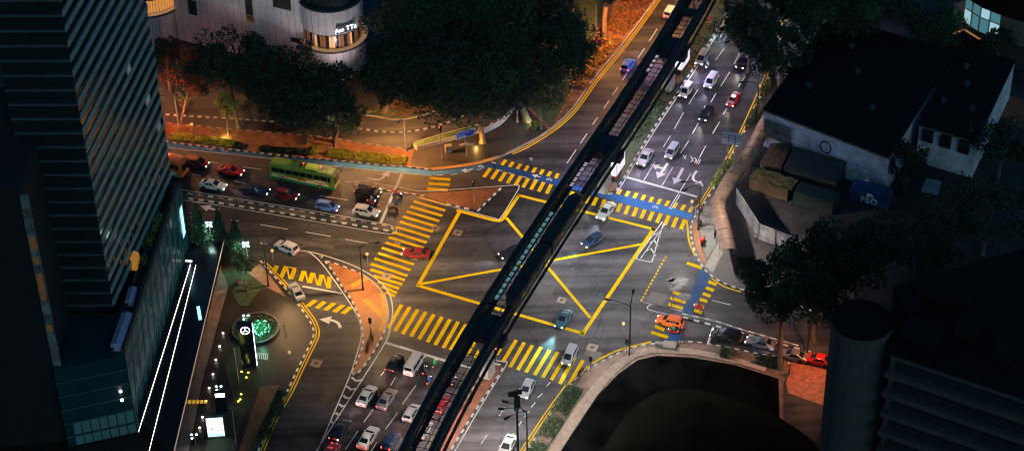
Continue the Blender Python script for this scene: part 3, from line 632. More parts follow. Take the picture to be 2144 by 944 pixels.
# ---------------------------------------------------------------- coach
def make_coach(livery):
    L, W, H = 11.8, 1.25, 3.4
    body, low, side = livery
    root = thing('coach', 'x', 'coach')
    m = M(); rings = []
    for x, w, zb, zt in ((-5.9, 1.08, .5, 3.1), (-5.8, 1.2, .38, 3.3), (-5.4, 1.25, .34, 3.4), (-2, 1.25, .34, 3.42), (4.6, 1.25, .34, 3.4), (5.4, 1.24, .34, 3.3), (5.75, 1.18, .36, 2.9), (5.9, 1.05, .45, 2.3)):
        h = [(w * .95, zb), (w, zb + .15), (w, zb + .75), (w, zt * .62), (w * .99, zt - .3), (w * .93, zt - .1), (w * .75, zt)]
        rings.append([(x, y, z) for y, z in h] + [(x, -y, z) for y, z in h[::-1]])
    m.loft(rings); m.build('body', [body], root, smooth=35)
    for s in (-1, 1):
        q = M(); q.box((0.0, s * 1.258, .62), (11.2, .012, .5)); q.build('skirt_panel', low, root)
        q = M()
        for i in range(8): q.box((-4.75 + i * 1.26, s * 1.262, 2.42), (1.16, .014, .86))
        q.poly([(4.75, s * 1.268, 1.75), (5.3, s * 1.262, 1.9), (5.3, s * 1.262, 2.85), (4.75, s * 1.268, 2.85)][::s]); q.build('side_window', GLASS, root)
        q = M(); c1 = [(-5.3, 1.0), (-5.3, 1.75), (-3.2, 1.55), (0, 1.2), (1.6, 1.55), (3.4, 1.9), (4.6, 1.4), (5.1, .9), (1, .9), (-2, .95)]
        q.poly([(x, s * 1.266, z) for x, z in (c1 if s < 0 else c1[::-1])]); q.build('side_graphic', side[0], root)
        q = M()
        for k in range(5):
            a = R(20 + 35 * k); cx_, cz_ = 0.1, 1.05
            pts = [(cx_ + .1 * math.cos(a), cz_ + .1 * math.sin(a)), (cx_ + .62 * math.cos(a - .2), cz_ + .62 * math.sin(a - .2)), (cx_ + .8 * math.cos(a), cz_ + .8 * math.sin(a)), (cx_ + .62 * math.cos(a + .2), cz_ + .62 * math.sin(a + .2))]
            q.poly([(x, s * 1.272, z) for x, z in (pts if s < 0 else pts[::-1])])
        for x0 in (-4.6, -3.6, 2.3, 3.1): q.poly([(x, s * 1.272, z) for x, z in ([(x0, 1.15), (x0 + 1.1, 1.2), (x0 + 1.4, 1.38), (x0 + .3, 1.32)] if s < 0 else [(x0, 1.15), (x0 + .3, 1.32), (x0 + 1.4, 1.38), (x0 + 1.1, 1.2)])])
        q.build('side_graphic', side[1], root)
        for x in (-3.4, 3.3):
            t = M(); t.lathe([(.25, -.14), (.46, -.14), (.5, -.08), (.5, .08), (.46, .14), (.25, .14)], (0, 0, 0), 18, 'Y'); wo = t.build('wheel', RUBBER, root, smooth=40, loc=(x, s * 1.16, .5))
            h = M(); h.lathe([(.02, s * .15), (.2, s * .155), (.28, s * .141)], (0, 0, 0), 12, 'Y'); h.build('rim', RIM, wo, smooth=40)
        q = M(); q.lathe([(.02, .06), (.13, .05), (.16, -.1)], (0, 0, 0), 10, 'X'); q.build('headlight', HEAD, root, loc=(5.84, s * .85, .85), smooth=50)
        q = M(); q.lathe([(.02, -.06), (.1, -.05), (.12, .1)], (0, 0, 0), 10, 'X'); q.build('tail_light', TAIL, root, loc=(-5.86, s * .95, 1.1), smooth=50)
        q = M(); q.tube([(5.6, s * 1.1, 2.9), (6.1, s * 1.3, 2.95), (6.2, s * 1.35, 2.4)], [.04, .05, .1], 6); q.build('side_mirror', BLACKM, root)
    q = M(); q.poly([(5.925, 1.0, 1.35), (5.80, 1.12, 2.75), (5.80, -1.12, 2.75), (5.925, -1.0, 1.35)][::-1]); q.loft([[(5.7, 1.02, 2.96), (5.7, -1.02, 2.96)], [(5.93, .98, 2.28), (5.93, -.98, 2.28)], [(5.93, .95, 1.3), (5.93, -.95, 1.3)]], cap=False, closed=False); q.build('windscreen', GLASS, root)
    q = M(); q.box((1.6, 0, 3.46), (2.2, 1.7, .16)); q.box((1.6, .0, 3.56), (1.6, .9, .06)); q.build('air_conditioner', body, root)
    q = M()
    for i in range(4): q.box((-.6 + i * .32, 0, 3.43), (.2, 1.2, .04))
    q.build('roof_vent', DKCONC, root)
    q = M(); q.box((4.2, 0, 3.4), (.8, .8, .08)); q.build('roof_hatch', body, root)
    for x in (-.2, 2.9): q = M(); q.lathe([(.02, .12), (.09, .09), (.1, 0)], (x, .55, 3.42), 8); q.build('marker_lamp', TAIL, root)
    return root
# ---------------------------------------------------------------- people (skinned bodies baked to one mesh)
SKIN = mat('skin', (.34, .19, .12), .6, var=.05); TROUS = mat('dark trousers', (.02, .022, .03), .8, var=.1)
def body_mesh(pose):
    J, E, Rr = pose
    me = bpy.data.meshes.new('pose'); me.from_pydata(J, E, []); o = bpy.data.objects.new('pose', me); COL.objects.link(o)
    sk = o.modifiers.new('skin', 'SKIN'); sk.use_smooth_shade = True
    for i, r in enumerate(Rr): me.skin_vertices[0].data[i].radius = (r, r); me.skin_vertices[0].data[i].use_root = (i == 0)
    sb = o.modifiers.new('sub', 'SUBSURF'); sb.levels = 1; sb.render_levels = 1
    dg = bpy.context.evaluated_depsgraph_get(); out = bpy.data.meshes.new_from_object(o.evaluated_get(dg)); bpy.data.objects.remove(o)
    return out
def pose_ride():
    J = [(0, 0, .86), (.05, 0, 1.05), (.12, 0, 1.28), (.15, 0, 1.42), (.17, 0, 1.50), (.19, 0, 1.60), (.2, 0, 1.68)]; E = [(0, 1), (1, 2), (2, 3), (3, 4), (4, 5), (5, 6)]; Rr = [.16, .15, .17, .1, .055, .10, .07]
    for s in (-1, 1):
        b = len(J); J += [(.12, s * .19, 1.36), (.28, s * .27, 1.16), (.50, s * .28, 1.06), (.58, s * .27, 1.05)]; E += [(2, b), (b, b + 1), (b + 1, b + 2), (b + 2, b + 3)]; Rr += [.075, .055, .045, .04]
        b = len(J); J += [(.05, s * .11, .84), (.42, s * .19, .78), (.28, s * .17, .36), (.42, s * .17, .30)]; E += [(0, b), (b, b + 1), (b + 1, b + 2), (b + 2, b + 3)]; Rr += [.1, .075, .05, .045]
    return J, E, Rr
def pose_walk(k=.16, arm=.12):
    J = [(0, 0, .95), (0, 0, 1.12), (.01, 0, 1.35), (.01, 0, 1.47), (.02, 0, 1.54), (.03, 0, 1.63), (.03, 0, 1.71)]; E = [(0, 1), (1, 2), (2, 3), (3, 4), (4, 5), (5, 6)]; Rr = [.15, .14, .16, .09, .055, .10, .07]
    for s in (-1, 1):
        b = len(J); J += [(0, s * .2, 1.42), (-s * arm, s * .25, 1.15), (s * -arm * 1.2 + .08, s * .24, .9), (s * -arm * 1.2 + .1, s * .24, .82)]; E += [(2, b), (b, b + 1), (b + 1, b + 2), (b + 2, b + 3)]; Rr += [.07, .05, .04, .04]
        b = len(J); J += [(0, s * .1, .9), (s * k + .03, s * .11, .5), (s * k * 1.3 - .03, s * .11, .08), (s * k * 1.3 + .12, s * .11, .05)]; E += [(0, b), (b, b + 1), (b + 1, b + 2), (b + 2, b + 3)]; Rr += [.1, .07, .05, .045]
    return J, E, Rr
BODY = {'ride': body_mesh(pose_ride()), 'walk': body_mesh(pose_walk()), 'stand': body_mesh(pose_walk(.03, .03))}
for k_, me in BODY.items():
    for q in (TROUS, TROUS, SKIN): me.materials.append(q)
    for f in me.polygons:
        c_ = f.center
        if k_ == 'ride': i = 2 if c_.z > 1.46 or c_.x > .50 and c_.z > .9 else (0 if c_.z > .95 or (c_.z > .9 and c_.x < .1) else 1)
        else: i = 2 if c_.z > 1.5 or (abs(c_.y) > .2 and c_.z < .95) else (0 if c_.z > .98 else 1)
        f.material_index = i
def cloth(n, c): return mat('cloth ' + n, c, .8, var=.1)
SH = {'white': cloth('white', (.7, .68, .66)), 'red': cloth('red', (.5, .02, .02)), 'dark': cloth('dark', (.03, .03, .035)), 'green': cloth('green', (.02, .34, .09)), 'blue': cloth('blue', (.03, .06, .35)), 'orange': cloth('orange', (.7, .16, .02)), 'grey': cloth('grey', (.25, .25, .27)), 'pink': cloth('pink', (.6, .25, .28))}
HAIR = mat('dark hair', (.012, .01, .009), .6, var=0)
def person(pose, loc, rz, shirt, label, helmet=None, s=1., group=None):
    o = bpy.data.objects.new('person', BODY[pose]); COL.objects.link(o); o.location = loc; o.rotation_euler = (0, 0, rz); o.scale = (s,) * 3
    tag(o, label, 'person', group); own(o, 0, SH[shirt])
    hx, hz = (.19, 1.63) if pose == 'ride' else (.02, 1.66)
    q = M(); q.lathe([(.02, .16), (.09, .14), (.135, .06), (.14, -.03), (.12, -.07)], (hx - .01, 0, hz), 12)
    q.build('helmet' if helmet else 'hair', SH[helmet] if helmet else HAIR, o, smooth=60)
    return o
def make_bike():
    root = thing('motorbike', 'x', 'motorbike')
    for x in (-.62, .64):
        q = M(); q.lathe([(.2, -.05), (.29, -.05), (.31, 0), (.29, .05), (.2, .05), (.2, -.05)], (0, 0, 0), 16, 'Y'); wo = q.build('wheel', RUBBER, root, smooth=40, loc=(x, 0, .31))
        q = M(); q.lathe([(.03, -.04), (.2, -.02), (.2, .02), (.03, .04)], (0, 0, 0), 10, 'Y'); q.build('rim', RIM, wo)
    m = M(); m.loft([[(x, w, z0), (x, w * .8, z1), (x, -w * .8, z1), (x, -w, z0)] for x, w, z0, z1 in ((-.8, .06, .6, .72), (-.5, .13, .42, .76), (-.1, .14, .3, .74), (.15, .1, .3, .5), (.4, .12, .4, .86), (.55, .14, .6, 1.0))])
    m.build('body', [P_BLACK], root, smooth=40)
    q = M(); q.box((-.35, 0, .79), (.75, .26, .09)); q.build('seat', RUBBER, root)
    q = M(); q.tube([(.5, -.36, 1.02), (.56, 0, 1.0), (.5, .36, 1.02)], .025, 6); q.tube([(.53, 0, 1.0), (.66, 0, .31)], .04, 6); q.tube([(.46, .28, 1.02), (.44, .36, 1.18)], .03, 6); q.tube([(.46, -.28, 1.02), (.44, -.36, 1.18)], .03, 6); q.build('handlebar', CHROME, root)
    q = M(); q.lathe([(.02, .06), (.09, .03), (.09, -.04)], (.62, 0, .9), 10, 'X'); q.build('headlight', HEAD, root)
    q = M(); q.lathe([(.02, -.05), (.06, -.03), (.06, .04)], (-.84, 0, .68), 8, 'X'); q.build('tail_light', TAIL, root)
    return root
BIKE = make_bike(); BIKE_USED = []
def bike(x, y, dx, dy, pm, label, shirt=None, rider=None, helmet='white', brake=True, z=.002, group='motorbikes among the cars'):
    c_ = P(x, y, .5); rz = road_dir(x, y, dx, dy)
    o = copy_tree(BIKE) if BIKE_USED else BIKE; BIKE_USED.append(o)
    o.location = (c_.x, c_.y, z); o.rotation_euler = (0, 0, rz); o['label'] = label; o['category'] = 'motorbike'; o['group'] = group
    for ch in o.children:
        b = ch.name.split('.')[0]
        if b == 'body': own(ch, 0, pm)
        elif b == 'tail_light': own(ch, 0, TAIL if brake else TAILOFF)
        elif b == 'headlight': own(ch, 0, HEAD if rider else HEADOFF)
    if rider:
        f = Vector((math.cos(rz), math.sin(rz))) * -.25
        person('ride', (c_.x + f.x, c_.y + f.y, z), rz, shirt, rider, helmet)
# ---------------------------------------------------------------- foliage
def leafmat(n, c, v=.5): return mat('leaves ' + n, c, .75, var=v, scale=.9)
LF_DARK = leafmat('dark green', (.024, .048, .026)); LF_MID = leafmat('mid green', (.05, .085, .03)); LF_LIT_YEL = leafmat('painted lamp yellow', (.72, .56, .03)); LF_LIT_RED = leafmat('painted lamp red', (.40, .09, .03)); LF_CON = leafmat('conifer', (.035, .085, .045)); LF_LITE = leafmat('light green', (.26, .31, .05)); LF_LIT_OR = leafmat('painted lamp orange', (.62, .24, .03))  # yellow, rusty and orange leaf tones carry lamp light in their colour
def leaf(m, c, s, rnd, mi=0, flat=.0):
    d = Vector((rnd.gauss(0, 1), rnd.gauss(0, 1), rnd.gauss(0, 1) * (1 - flat))).normalized(); u = d.orthogonal().normalized()
    u = (Matrix.Rotation(rnd.uniform(0, 6.28), 3, d) @ u); v = d.cross(u); l = s * rnd.uniform(.7, 1.3); w = l * rnd.uniform(.4, .7)
    b = len(m.v); k = d * l * .25
    m.v += [tuple(c - u * l * .6), tuple(c + v * w * .5 + k), tuple(c + u * l * .6), tuple(c - v * w * .5 + k)]; m.f.append((b, b + 1, b + 2, b + 3)); m.m.append(mi)
def crown(rx, rz, n, seed, size=.55, clumps=26, mi2=.0):
    rnd = random.Random(seed); m = M(); cl = []
    for i in range(clumps):
        while True:
            v = Vector((rnd.uniform(-1, 1), rnd.uniform(-1, 1), rnd.uniform(-.6, 1)))
            if .35 < v.length < 1: break
        cl.append((Vector((v.x * rx * .82, v.y * rx * .82, v.z * rz * .8)), rnd.uniform(.16, .34) * rx, rnd.random() < mi2))
    for i in range(n):
        c_, r, f = rnd.choice(cl); d = Vector((rnd.gauss(0, 1), rnd.gauss(0, 1), rnd.gauss(0, .7))); d = d.normalized() * r * rnd.uniform(.35, 1.05) ** .6
        leaf(m, c_ + d, size, rnd, 1 if f else 0, .3)
    return m, [c[0] for c in cl]
def tree(x, y, z, rx, rz, n, seed, label, lm, lm2=None, f2=0., base=None, group=None, size=.55, cat='tree', name='broadleaf_tree', trunk=.35, lean=None, clumps=26, tm=None):
    """crown centre seen at (x, y) at height z"""
    c_ = P(x, y, z); b = P(*base) if base else Vector((c_.x, c_.y, 0)); root = thing(name, label, cat, (b.x, b.y, .1), 0, group)
    o = c_ - Vector((b.x, b.y, .1)); m, cl = crown(rx, rz, n, seed, size, clumps, f2); rnd = random.Random(seed + 1)
    for i, v in enumerate(m.v): m.v[i] = (v[0] + o.x, v[1] + o.y, v[2] + o.z)
    t = M(); fork = o * .62; fork.z = max(o.z - rz * .55, z * .4)
    mid = fork * .5 + Vector((rnd.uniform(-.3, .3), rnd.uniform(-.3, .3), 0))
    t.tube([(0, 0, -.1), (mid.x * .12, mid.y * .12, .5), mid, fork], [trunk * 1.6, trunk * 1.15, trunk, trunk * .8], 9)
    for c2 in rnd.sample(cl, min(9, len(cl))):
        e = o + c2 * .9; md = fork.lerp(e, .5) + Vector((rnd.uniform(-.5, .5), rnd.uniform(-.5, .5), rnd.uniform(0, .8)))
        t.tube([fork, md, e], [trunk * .55, trunk * .32, trunk * .1], 6)
    t.build('trunk', tm or BARK, root, smooth=60); m.build('crown', [lm, lm2 or lm], root)
    return root
def conifer(x, y, h, r, n, seed, label, lm=None, group=None):
    b = P(x, y, FOOT); root = thing('conifer_tree', label, 'tree', (b.x, b.y, FOOT), 0, group); rnd = random.Random(seed); m = M()
    for i in range(n):
        t = rnd.random() ** .8; z = .9 + t * (h - .9); rr = r * (1 - t) ** .75 * (1 + .18 * math.sin(z * 3.2)) ; a = rnd.uniform(0, 6.283); q = rr * rnd.uniform(.45, 1.05)
        leaf(m, Vector((q * math.cos(a), q * math.sin(a), z - q * .2)), .32, rnd, 0, .0)
    t = M(); t.tube([(0, 0, -.1), (0, 0, h * .5), (0, 0, h * .97)], [.16, .1, .02], 7); t.build('trunk', BARK, root); m.build('crown', lm or LF_CON, root); return root
def shrub_strip(px_pts, w, h, n, seed, label, mats, name='hedge', z=FOOT, size=.3, cat='hedge', group=None):
    pp = [Vector(p) for p in path(px_pts, z, 5)]; rnd = random.Random(seed); m = M(); L = [0]
    for a, b in zip(pp, pp[1:]): L.append(L[-1] + (b - a).length)
    bumps = [(rnd.uniform(0, L[-1]), rnd.uniform(.5, 1.)) for _ in range(int(L[-1] / 1.1) + 2)]
    for i in range(n):
        s_, amp = rnd.choice(bumps); s_ = min(max(s_ + rnd.gauss(0, .5), 0), L[-1] - .01)
        k = next(j for j in range(len(L) - 1) if L[j + 1] >= s_); a, b = pp[k], pp[k + 1]; u = (s_ - L[k]) / max(L[k + 1] - L[k], 1e-6); c_ = a.lerp(b, u); t = (b - a).normalized(); nn = Vector((-t.y, t.x))
        v = rnd.uniform(-1, 1); zz = z + h * amp * (1 - v * v * .6) * rnd.uniform(.15, 1) ** .6; c2 = c_ + nn * v * w / 2
        leaf(m, Vector((c2.x, c2.y, zz)), size, rnd, rnd.randrange(len(mats)), .2)
    o3 = Vector((pp[0].x, pp[0].y, z))
    return tag(m.build(name, mats, origin=o3), label, cat, group)
# ---------------------------------------------------------------- guideway
ax_px = [(1457, -60), (1419, 0), (1244, 280), (1103, 484), (985, 662), (954, 720), (836, 944), (800, 1010)]
ZT = 10.2
aw = np.array([P2(*p, ZT) for p in ax_px]); cf = np.polyfit(aw[:, 1], aw[:, 0], 3)
ys = np.linspace(aw[:, 1].min(), aw[:, 1].max(), 90)
edge = [(float(np.polyval(cf, y)), float(y)) for y in ys]
GB, SPC = .8, 4.0
def along(off): return offset(edge, -off)
STEELG = mat('sooty guideway concrete', (.020, .022, .024), .8, var=.35, scale=.4)
via = thing('monorail_viaduct', 'dark twin beam monorail guideway crossing high over the junction', 'viaduct', (0, 0, 0))
def beam(off):
    c_ = along(off + GB / 2); m = M(); rings = []
    for i, p in enumerate(c_):
        a, b = Vector(c_[max(i - 1, 0)]), Vector(c_[min(i + 1, len(c_) - 1)]); t = (b - a).normalized(); n = Vector((t.y, -t.x))
        rings.append([(p[0] + n.x * u, p[1] + n.y * u, z) for u, z in ((-.42, ZT), (.42, ZT), (.42, ZT - .45), (.34, ZT - .7), (.34, ZT - 1.3), (.42, ZT - 1.55), (.42, ZT - 1.9), (-.42, ZT - 1.9))])
    m.loft(rings); return m
beam(0).build('guide_beam', STEELG, via); beam(SPC).build('guide_beam', STEELG, via)
# power rail cables on outer flank
m = M(); c_ = along(SPC + GB + .25); 
for i in range(0, len(c_) - 1): m.tube([(*c_[i], ZT - 1.2), (*c_[i + 1], ZT - 1.2)], .06, 5)
c_ = along(SPC + GB + .5); m2 = M(); ribbon(m2, c_, .5, ZT - 2.2); m.build('conduit', mat('brown cable tray', (.07, .05, .04), .7), via); m2.build('cable_tray', MATS['brown cable tray'], via)
# grated walkway between the beams
mid = along(GB + (SPC - GB) / 2); m = M(); st = resample(mid, 1.45)
for i in range(len(st) - 1):
    d = (st[i + 1] - st[i]).normalized(); m.box((st[i].x, st[i].y, ZT - .9), (.08, SPC - GB + .1, .1), 0, math.atan2(d.y, d.x))
for o_ in (GB + 1.15, GB + 2.3):
    q = along(o_)
    for i in range(len(q) - 1): m.tube([(*q[i], ZT - .8), (*q[i + 1], ZT - .8)], .06, 5)
m.build('walkway_lattice', BLACKM, via)
PALE = mat('galvanised walkway grating', (.20, .21, .22), .5, .3, var=.15)
m = M(); q = along(GB + .72)
k0 = min(range(90), key=lambda i: abs(edge[i][1] - P(1030, 630, ZT).y)); k1 = min(range(90), key=lambda i: abs(edge[i][1] - P(1200, 400, ZT).y))
ribbon(m, q, .62, ZT - .96); m.build('walkway_plate', STEELG, via)
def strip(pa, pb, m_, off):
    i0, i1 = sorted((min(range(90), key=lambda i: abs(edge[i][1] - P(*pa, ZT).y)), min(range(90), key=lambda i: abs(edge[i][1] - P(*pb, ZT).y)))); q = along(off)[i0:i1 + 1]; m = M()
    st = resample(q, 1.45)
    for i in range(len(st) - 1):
        d = st[i + 1] - st[i]; c_ = (st[i] + st[i + 1]) / 2; m = M(); m.box((c_.x, c_.y, ZT - .9), (1.0, .5, .06), 0, math.atan2(d.y, d.x)); m.build('walkway_glow_cell', m_, via)
CYS = mat('cyan painted walkway glow', (.2, .4, .45), .5, emit=(.22, .55, .60), es=.32, var=0); PKS = mat('pink painted walkway glow', (.4, .35, .4), .5, emit=(.75, .55, .72), es=.4, var=0)  # glowing cells stand in for light falling on the walkway
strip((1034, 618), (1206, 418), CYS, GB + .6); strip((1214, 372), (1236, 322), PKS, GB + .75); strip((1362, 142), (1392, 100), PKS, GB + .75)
def at_y(pxy):
    y = P(*pxy, ZT).y; i = min(range(90), key=lambda i: abs(edge[i][1] - y)); return i
for i_, (pxy, ln, base) in enumerate((((1034, 672), 5.5, (1022, 790)), ((1258, 287), 5.0, (1277, 392)), ((1405, 80), 4.2, (1412, 172)), ((1448, 10), 1.6, None))):
    i = at_y(pxy); a, b = Vector(along(GB + (SPC - GB) / 2)[max(i - 1, 0)]), Vector(along(GB + (SPC - GB) / 2)[min(i + 1, 89)]); t = (b - a).normalized(); n = Vector((t.y, -t.x)); c2 = (a + b) / 2
    m = M(); rz = math.atan2(t.y, t.x)
    m.box((c2.x, c2.y, ZT - .95), (ln, SPC - GB + .02, .7), 0, rz)
    if i_ < 3: m.box((c2.x, c2.y, ZT - 2.75), (2.0, SPC + 2.2, 1.25), 0, rz)
    m.build('crosshead', STEELG, via)
    if i_ < 3:
        m = M(); lens = ((1.25, 1.0, -.1), (1.15, .9, 4), (1.0, .85, 6.2), (1.05, 1.9, ZT - 3.3))
        m.loft([[(c2.x + t.x * u * sx + n.x * v * sy, c2.y + t.y * u * sx + n.y * v * sy, z) for u, v in ((-1, -.7), (-.7, -1), (.7, -1), (1, -.7), (1, .7), (.7, 1), (-.7, 1), (-1, .7))] for sx, sy, z in lens]); m.build('pier', CONC, via, smooth=40)
        if i_ == 0: PIER0 = c2
# lamps added to the guideway flanks to light the junction and queue
def added_flank_lamp(pxy, off, watts, col):
    i = at_y(pxy); p = along(off)[i]; q = along(off)[i + 1] if i < 89 else along(off)[i - 1]; d = Vector(q) - Vector(p); m = M(); m.box((p[0], p[1], ZT - 2.3), (.9, .35, .22), 0, math.atan2(d.y, d.x)); h = m.build('lamp_head', BLACKM, via)  # head of the added flank lamp
    m = M(); m.box((p[0], p[1], ZT - 2.43), (.7, .25, .03), 0, math.atan2(d.y, d.x)); m.build('lens', HEADM, h); spot(via, (p[0], p[1], ZT - 2.5), watts, col, 160, .7, .3, falloff='Constant')
HEADM = mat('lamp glass', (.5, .5, .5), .3, emit=(1, .7, .4), es=1.5, var=0)
for pxy, off, w_, col in (((1040, 660), -.5, LP[18], (1., .88, .74)), ((1040, 660), SPC + GB + .6, LP[18] * .6, (.82, .95, 1.)), ((1160, 420), -.5, LP[18] * .8, (1., .88, .78)), ((1160, 420), SPC + GB + .6, LP[18] * .55, (.78, .88, 1.)), ((1320, 190), SPC + GB + .6, LP[19], (.70, .66, 1.)), ((1300, 220), -.5, LP[19] * .5, (1., .6, .36)), ((925, 800), -.5, LP[15], (1., .68, .48)), ((925, 800), SPC + GB + .6, LP[15] * .8, (1., .74, .56))): added_flank_lamp(pxy, off, w_, col)
# train on the right-hand beam
tr = thing('monorail_train', 'dark two car monorail train stopped above the yellow box', 'train', (0, 0, 0))
rc = along(SPC + GB / 2); ia, ib = at_y((1076, 628)), at_y((1222, 398))
s0, s1 = min(ia, ib), max(ia, ib); TB = mat('dark train paint', (.008, .010, .012), .6, var=.1)
TWIN = mat('train window glass', (.012, .02, .024), .08, var=0)
cen = catmull(rc[s0:s1 + 1], 4); L_ = len(cen)
def tring(i, sc, zt):
    a, b = Vector(cen[max(i - 1, 0)]), Vector(cen[min(i + 1, L_ - 1)]); t = (b - a).normalized(); n = Vector((t.y, -t.x)); p = cen[i]
    return [(p[0] + n.x * u * sc, p[1] + n.y * u * sc, z) for u, z in ((-.95, ZT - 1.1), (-1.16, ZT - .5), (-1.16, ZT + zt * .55), (-1.06, ZT + zt * .85), (-.65, ZT + zt), (.65, ZT + zt), (1.06, ZT + zt * .85), (1.16, ZT + zt * .55), (1.16, ZT - .5), (.95, ZT - 1.1))]
half = L_ // 2
for a, b, e0, e1 in ((0, half - 1, True, False), (half + 1, L_ - 1, False, True)):
    rings = []
    for i in range(a, b + 1):
        u = (i - a) / (b - a); f = 1.
        if e0 and u < .16: f = math.sin((u + .03) / .19 * math.pi / 2) ** .6
        if e1 and u > .84: f = math.sin((1.03 - u) / .19 * math.pi / 2) ** .6
        rings.append(tring(i, max(f, .3), 1.6 * max(f, .4)))
    m = M(); m.loft(rings); cb = m.build('train_car', TB, tr, smooth=45)
    m = M(); lo, hi = [], []
    for s in (-1, 1):
        pts = []
        for i in range(a + 4, b - 3):
            q, r = Vector(cen[i - 1]), Vector(cen[i + 1]); t = (r - q).normalized(); n = Vector((t.y, -t.x)) * s * 1.175; pts.append((cen[i][0] + n.x, cen[i][1] + n.y))
        for i in range(0, len(pts) - 1):
            if i % 6 == 5: continue
            m.poly([(*pts[i], ZT + .1), (*pts[i + 1], ZT + .1), (*pts[i + 1], ZT + .8), (*pts[i], ZT + .8)])
    m.build('window_band', TWIN, cb)
    m = M(); c0 = Vector(cen[(a + b) // 2]); d = Vector(cen[(a + b) // 2 + 1]) - c0; m.box((c0.x, c0.y, ZT + 1.66), (2.6, 1.1, .16), 0, math.atan2(d.y, d.x)); m.build('roof_unit', TB, cb)
# lit advertising prisms on the north median
ADV = mat('backlit poster', (.8, .8, .8), .4, emit=(.80, .58, .86), es=.85, var=0); ADV2 = mat('backlit white poster', (.8, .8, .8), .4, emit=(.95, .95, .86), es=.9, var=0); ADR = mat('red frame', (.5, .03, .03), .5)
def lightbox(x, y, label):
    b = P(x, y, FOOT); rz = road_dir(x, y, 640, -944); o = thing('advertising_light_box', label, 'light box', (b.x, b.y, FOOT), rz, 'advertising light boxes under the guideway')
    m = M(); m.lathe([(1.0, 0), (1.2, .4), (1.2, .7), (1.05, .75)], (-.4, 0, 0), 14); m.build('planter', mat('brown planter', (.16, .08, .05), .7), o, smooth=50)
    m = M(); m.box((2.2, 0, 1.2), (3.4, 1.0, 1.4)); m.build('plinth', BLACKM, o)
    m = M(); m.box((2.4, 0, 3.5), (3.9, 1.5, 3.1)); m.build('cabinet', BLACKM, o)
    m = M(); m.box((2.4, -.76, 3.5), (3.75, .03, 2.95)); m.box((2.4, .76, 3.5), (3.75, .03, 2.95)); m.build('poster', ADV, o)
    m = M(); m.box((.44, 0, 3.5), (.03, 1.4, 2.95)); m.build('poster', ADV2, o)
    m = M(); m.box((.42, 0, 1.9), (.12, 1.6, .2)); m.build('frame', ADR, o)
lightbox(1279, 391, 'lit advertising prism on round brown planter beside the upper crosswalk'); lightbox(1417, 168, 'lit advertising prism on the planted median beside the white cars')
# ---------------------------------------------------------------- glass tower and podium
TG = mat('dark tower glass', (.010, .018, .020), .12, spec=.7, var=.2, scale=.15)
TB1 = mat('pale louvre metal', (.20, .29, .28), .5, var=.12, scale=.4); TB2 = mat('dim front spandrel', (.045, .075, .075), .5, var=.2, scale=.4)
A = P(238, 652, 15); B = P(360, 378, 15); F = P(104, 652, 15); u_r = (B - A); D = F + u_r
tw = thing('office_tower', 'tall dark glass tower with pale louvre bands on its long side', 'tower', (A.x, A.y, 0)); o3 = (A.x, A.y, 0)
def loc2(p): return (p.x, p.y)
m = M(); m.prism([loc2(F), loc2(A), loc2(B), loc2(D)], 0, 126); m.build('wall', TG, tw, o3)
nr = Vector((u_r.y, -u_r.x, 0)).normalized(); nf = Vector((0, -1, 0)); fd = (F - A).normalized(); nf = Vector((fd.y, -fd.x, 0)); nf = nf if nf.y < 0 else -nf
for i in range(47):
    z = 16 + i * 2.35
    m = M(); a0, b0 = A + nr * .03, B + nr * .03
    m.prism([loc2(a0), loc2(b0), loc2(B + nr * .16), loc2(A + nr * .16)], z, z + 1.0, bottom=True); m.build('louvre_band', TB1, tw, o3)
    m = M(); m.prism([loc2(A + nf * .03), loc2(F + nf * .03), loc2(F + nf * .3), loc2(A + nf * .3)], z + .2, z + .5, bottom=True); m.build('spandrel', TB2, tw, o3)
LITW = mat('dim office window', (.05, .06, .06), .3, emit=(.75, .85, .8), es=.10, var=0); LITW2 = mat('warm window', (.1, .06, .03), .3, emit=(1, .42, .12), es=.045, var=0); MULL = BLACKM
rnd = random.Random(4)
def face_pt(u, side): return (A.lerp(B, u) if side else A.lerp(F, u))
m = M()
for side, u, w_, fl, mt in ((1, .10, .05, 17, 0), (1, .62, .05, 8, 0), (1, .80, .06, 5, 0), (1, .9, .05, 3, 0)):
    p, q = face_pt(u, side) + nr * .08, face_pt(u + w_, side) + nr * .08; z = 16 + fl * 3.35 // 2.35 * 2.35 + 1.05
    m = M(); m.poly([(p.x, p.y, z), (q.x, q.y, z), (q.x, q.y, z + 1.25), (p.x, p.y, z + 1.25)], mt); m.build('window', [LITW, LITW2], tw, o3)
for u, fl, w_ in ((.25, 17, .2), (.48, 17, .2), (.72, 17, .2), (.2, 19, .22), (.5, 19, .22)):
    p, q = face_pt(u, 0) + nf * .06, face_pt(u + w_, 0) + nf * .06; z = 16 + fl * 3.35 // 2.35 * 2.35 + .55
    m = M(); m.poly([(p.x, p.y, z), (q.x, q.y, z), (q.x, q.y, z + 1.75), (p.x, p.y, z + 1.75)], 0); m.build('window', [LITW, LITW2], tw, o3)
m = M()
for j, (u, fl) in enumerate([(rnd.uniform(.02, .98), rnd.choice((1, 1, 1, 2, 2, 3))) for _ in range(34)]):
    p = face_pt(u, 1) + nr * .07; q = face_pt(u + .008, 1) + nr * .07; z = 16 + fl * 2.35 + 1.05
    m = M(); m.poly([(p.x, p.y, z), (q.x, q.y, z), (q.x, q.y, z + .8), (p.x, p.y, z + .8)]); m.build('window', LITW2, tw, o3)
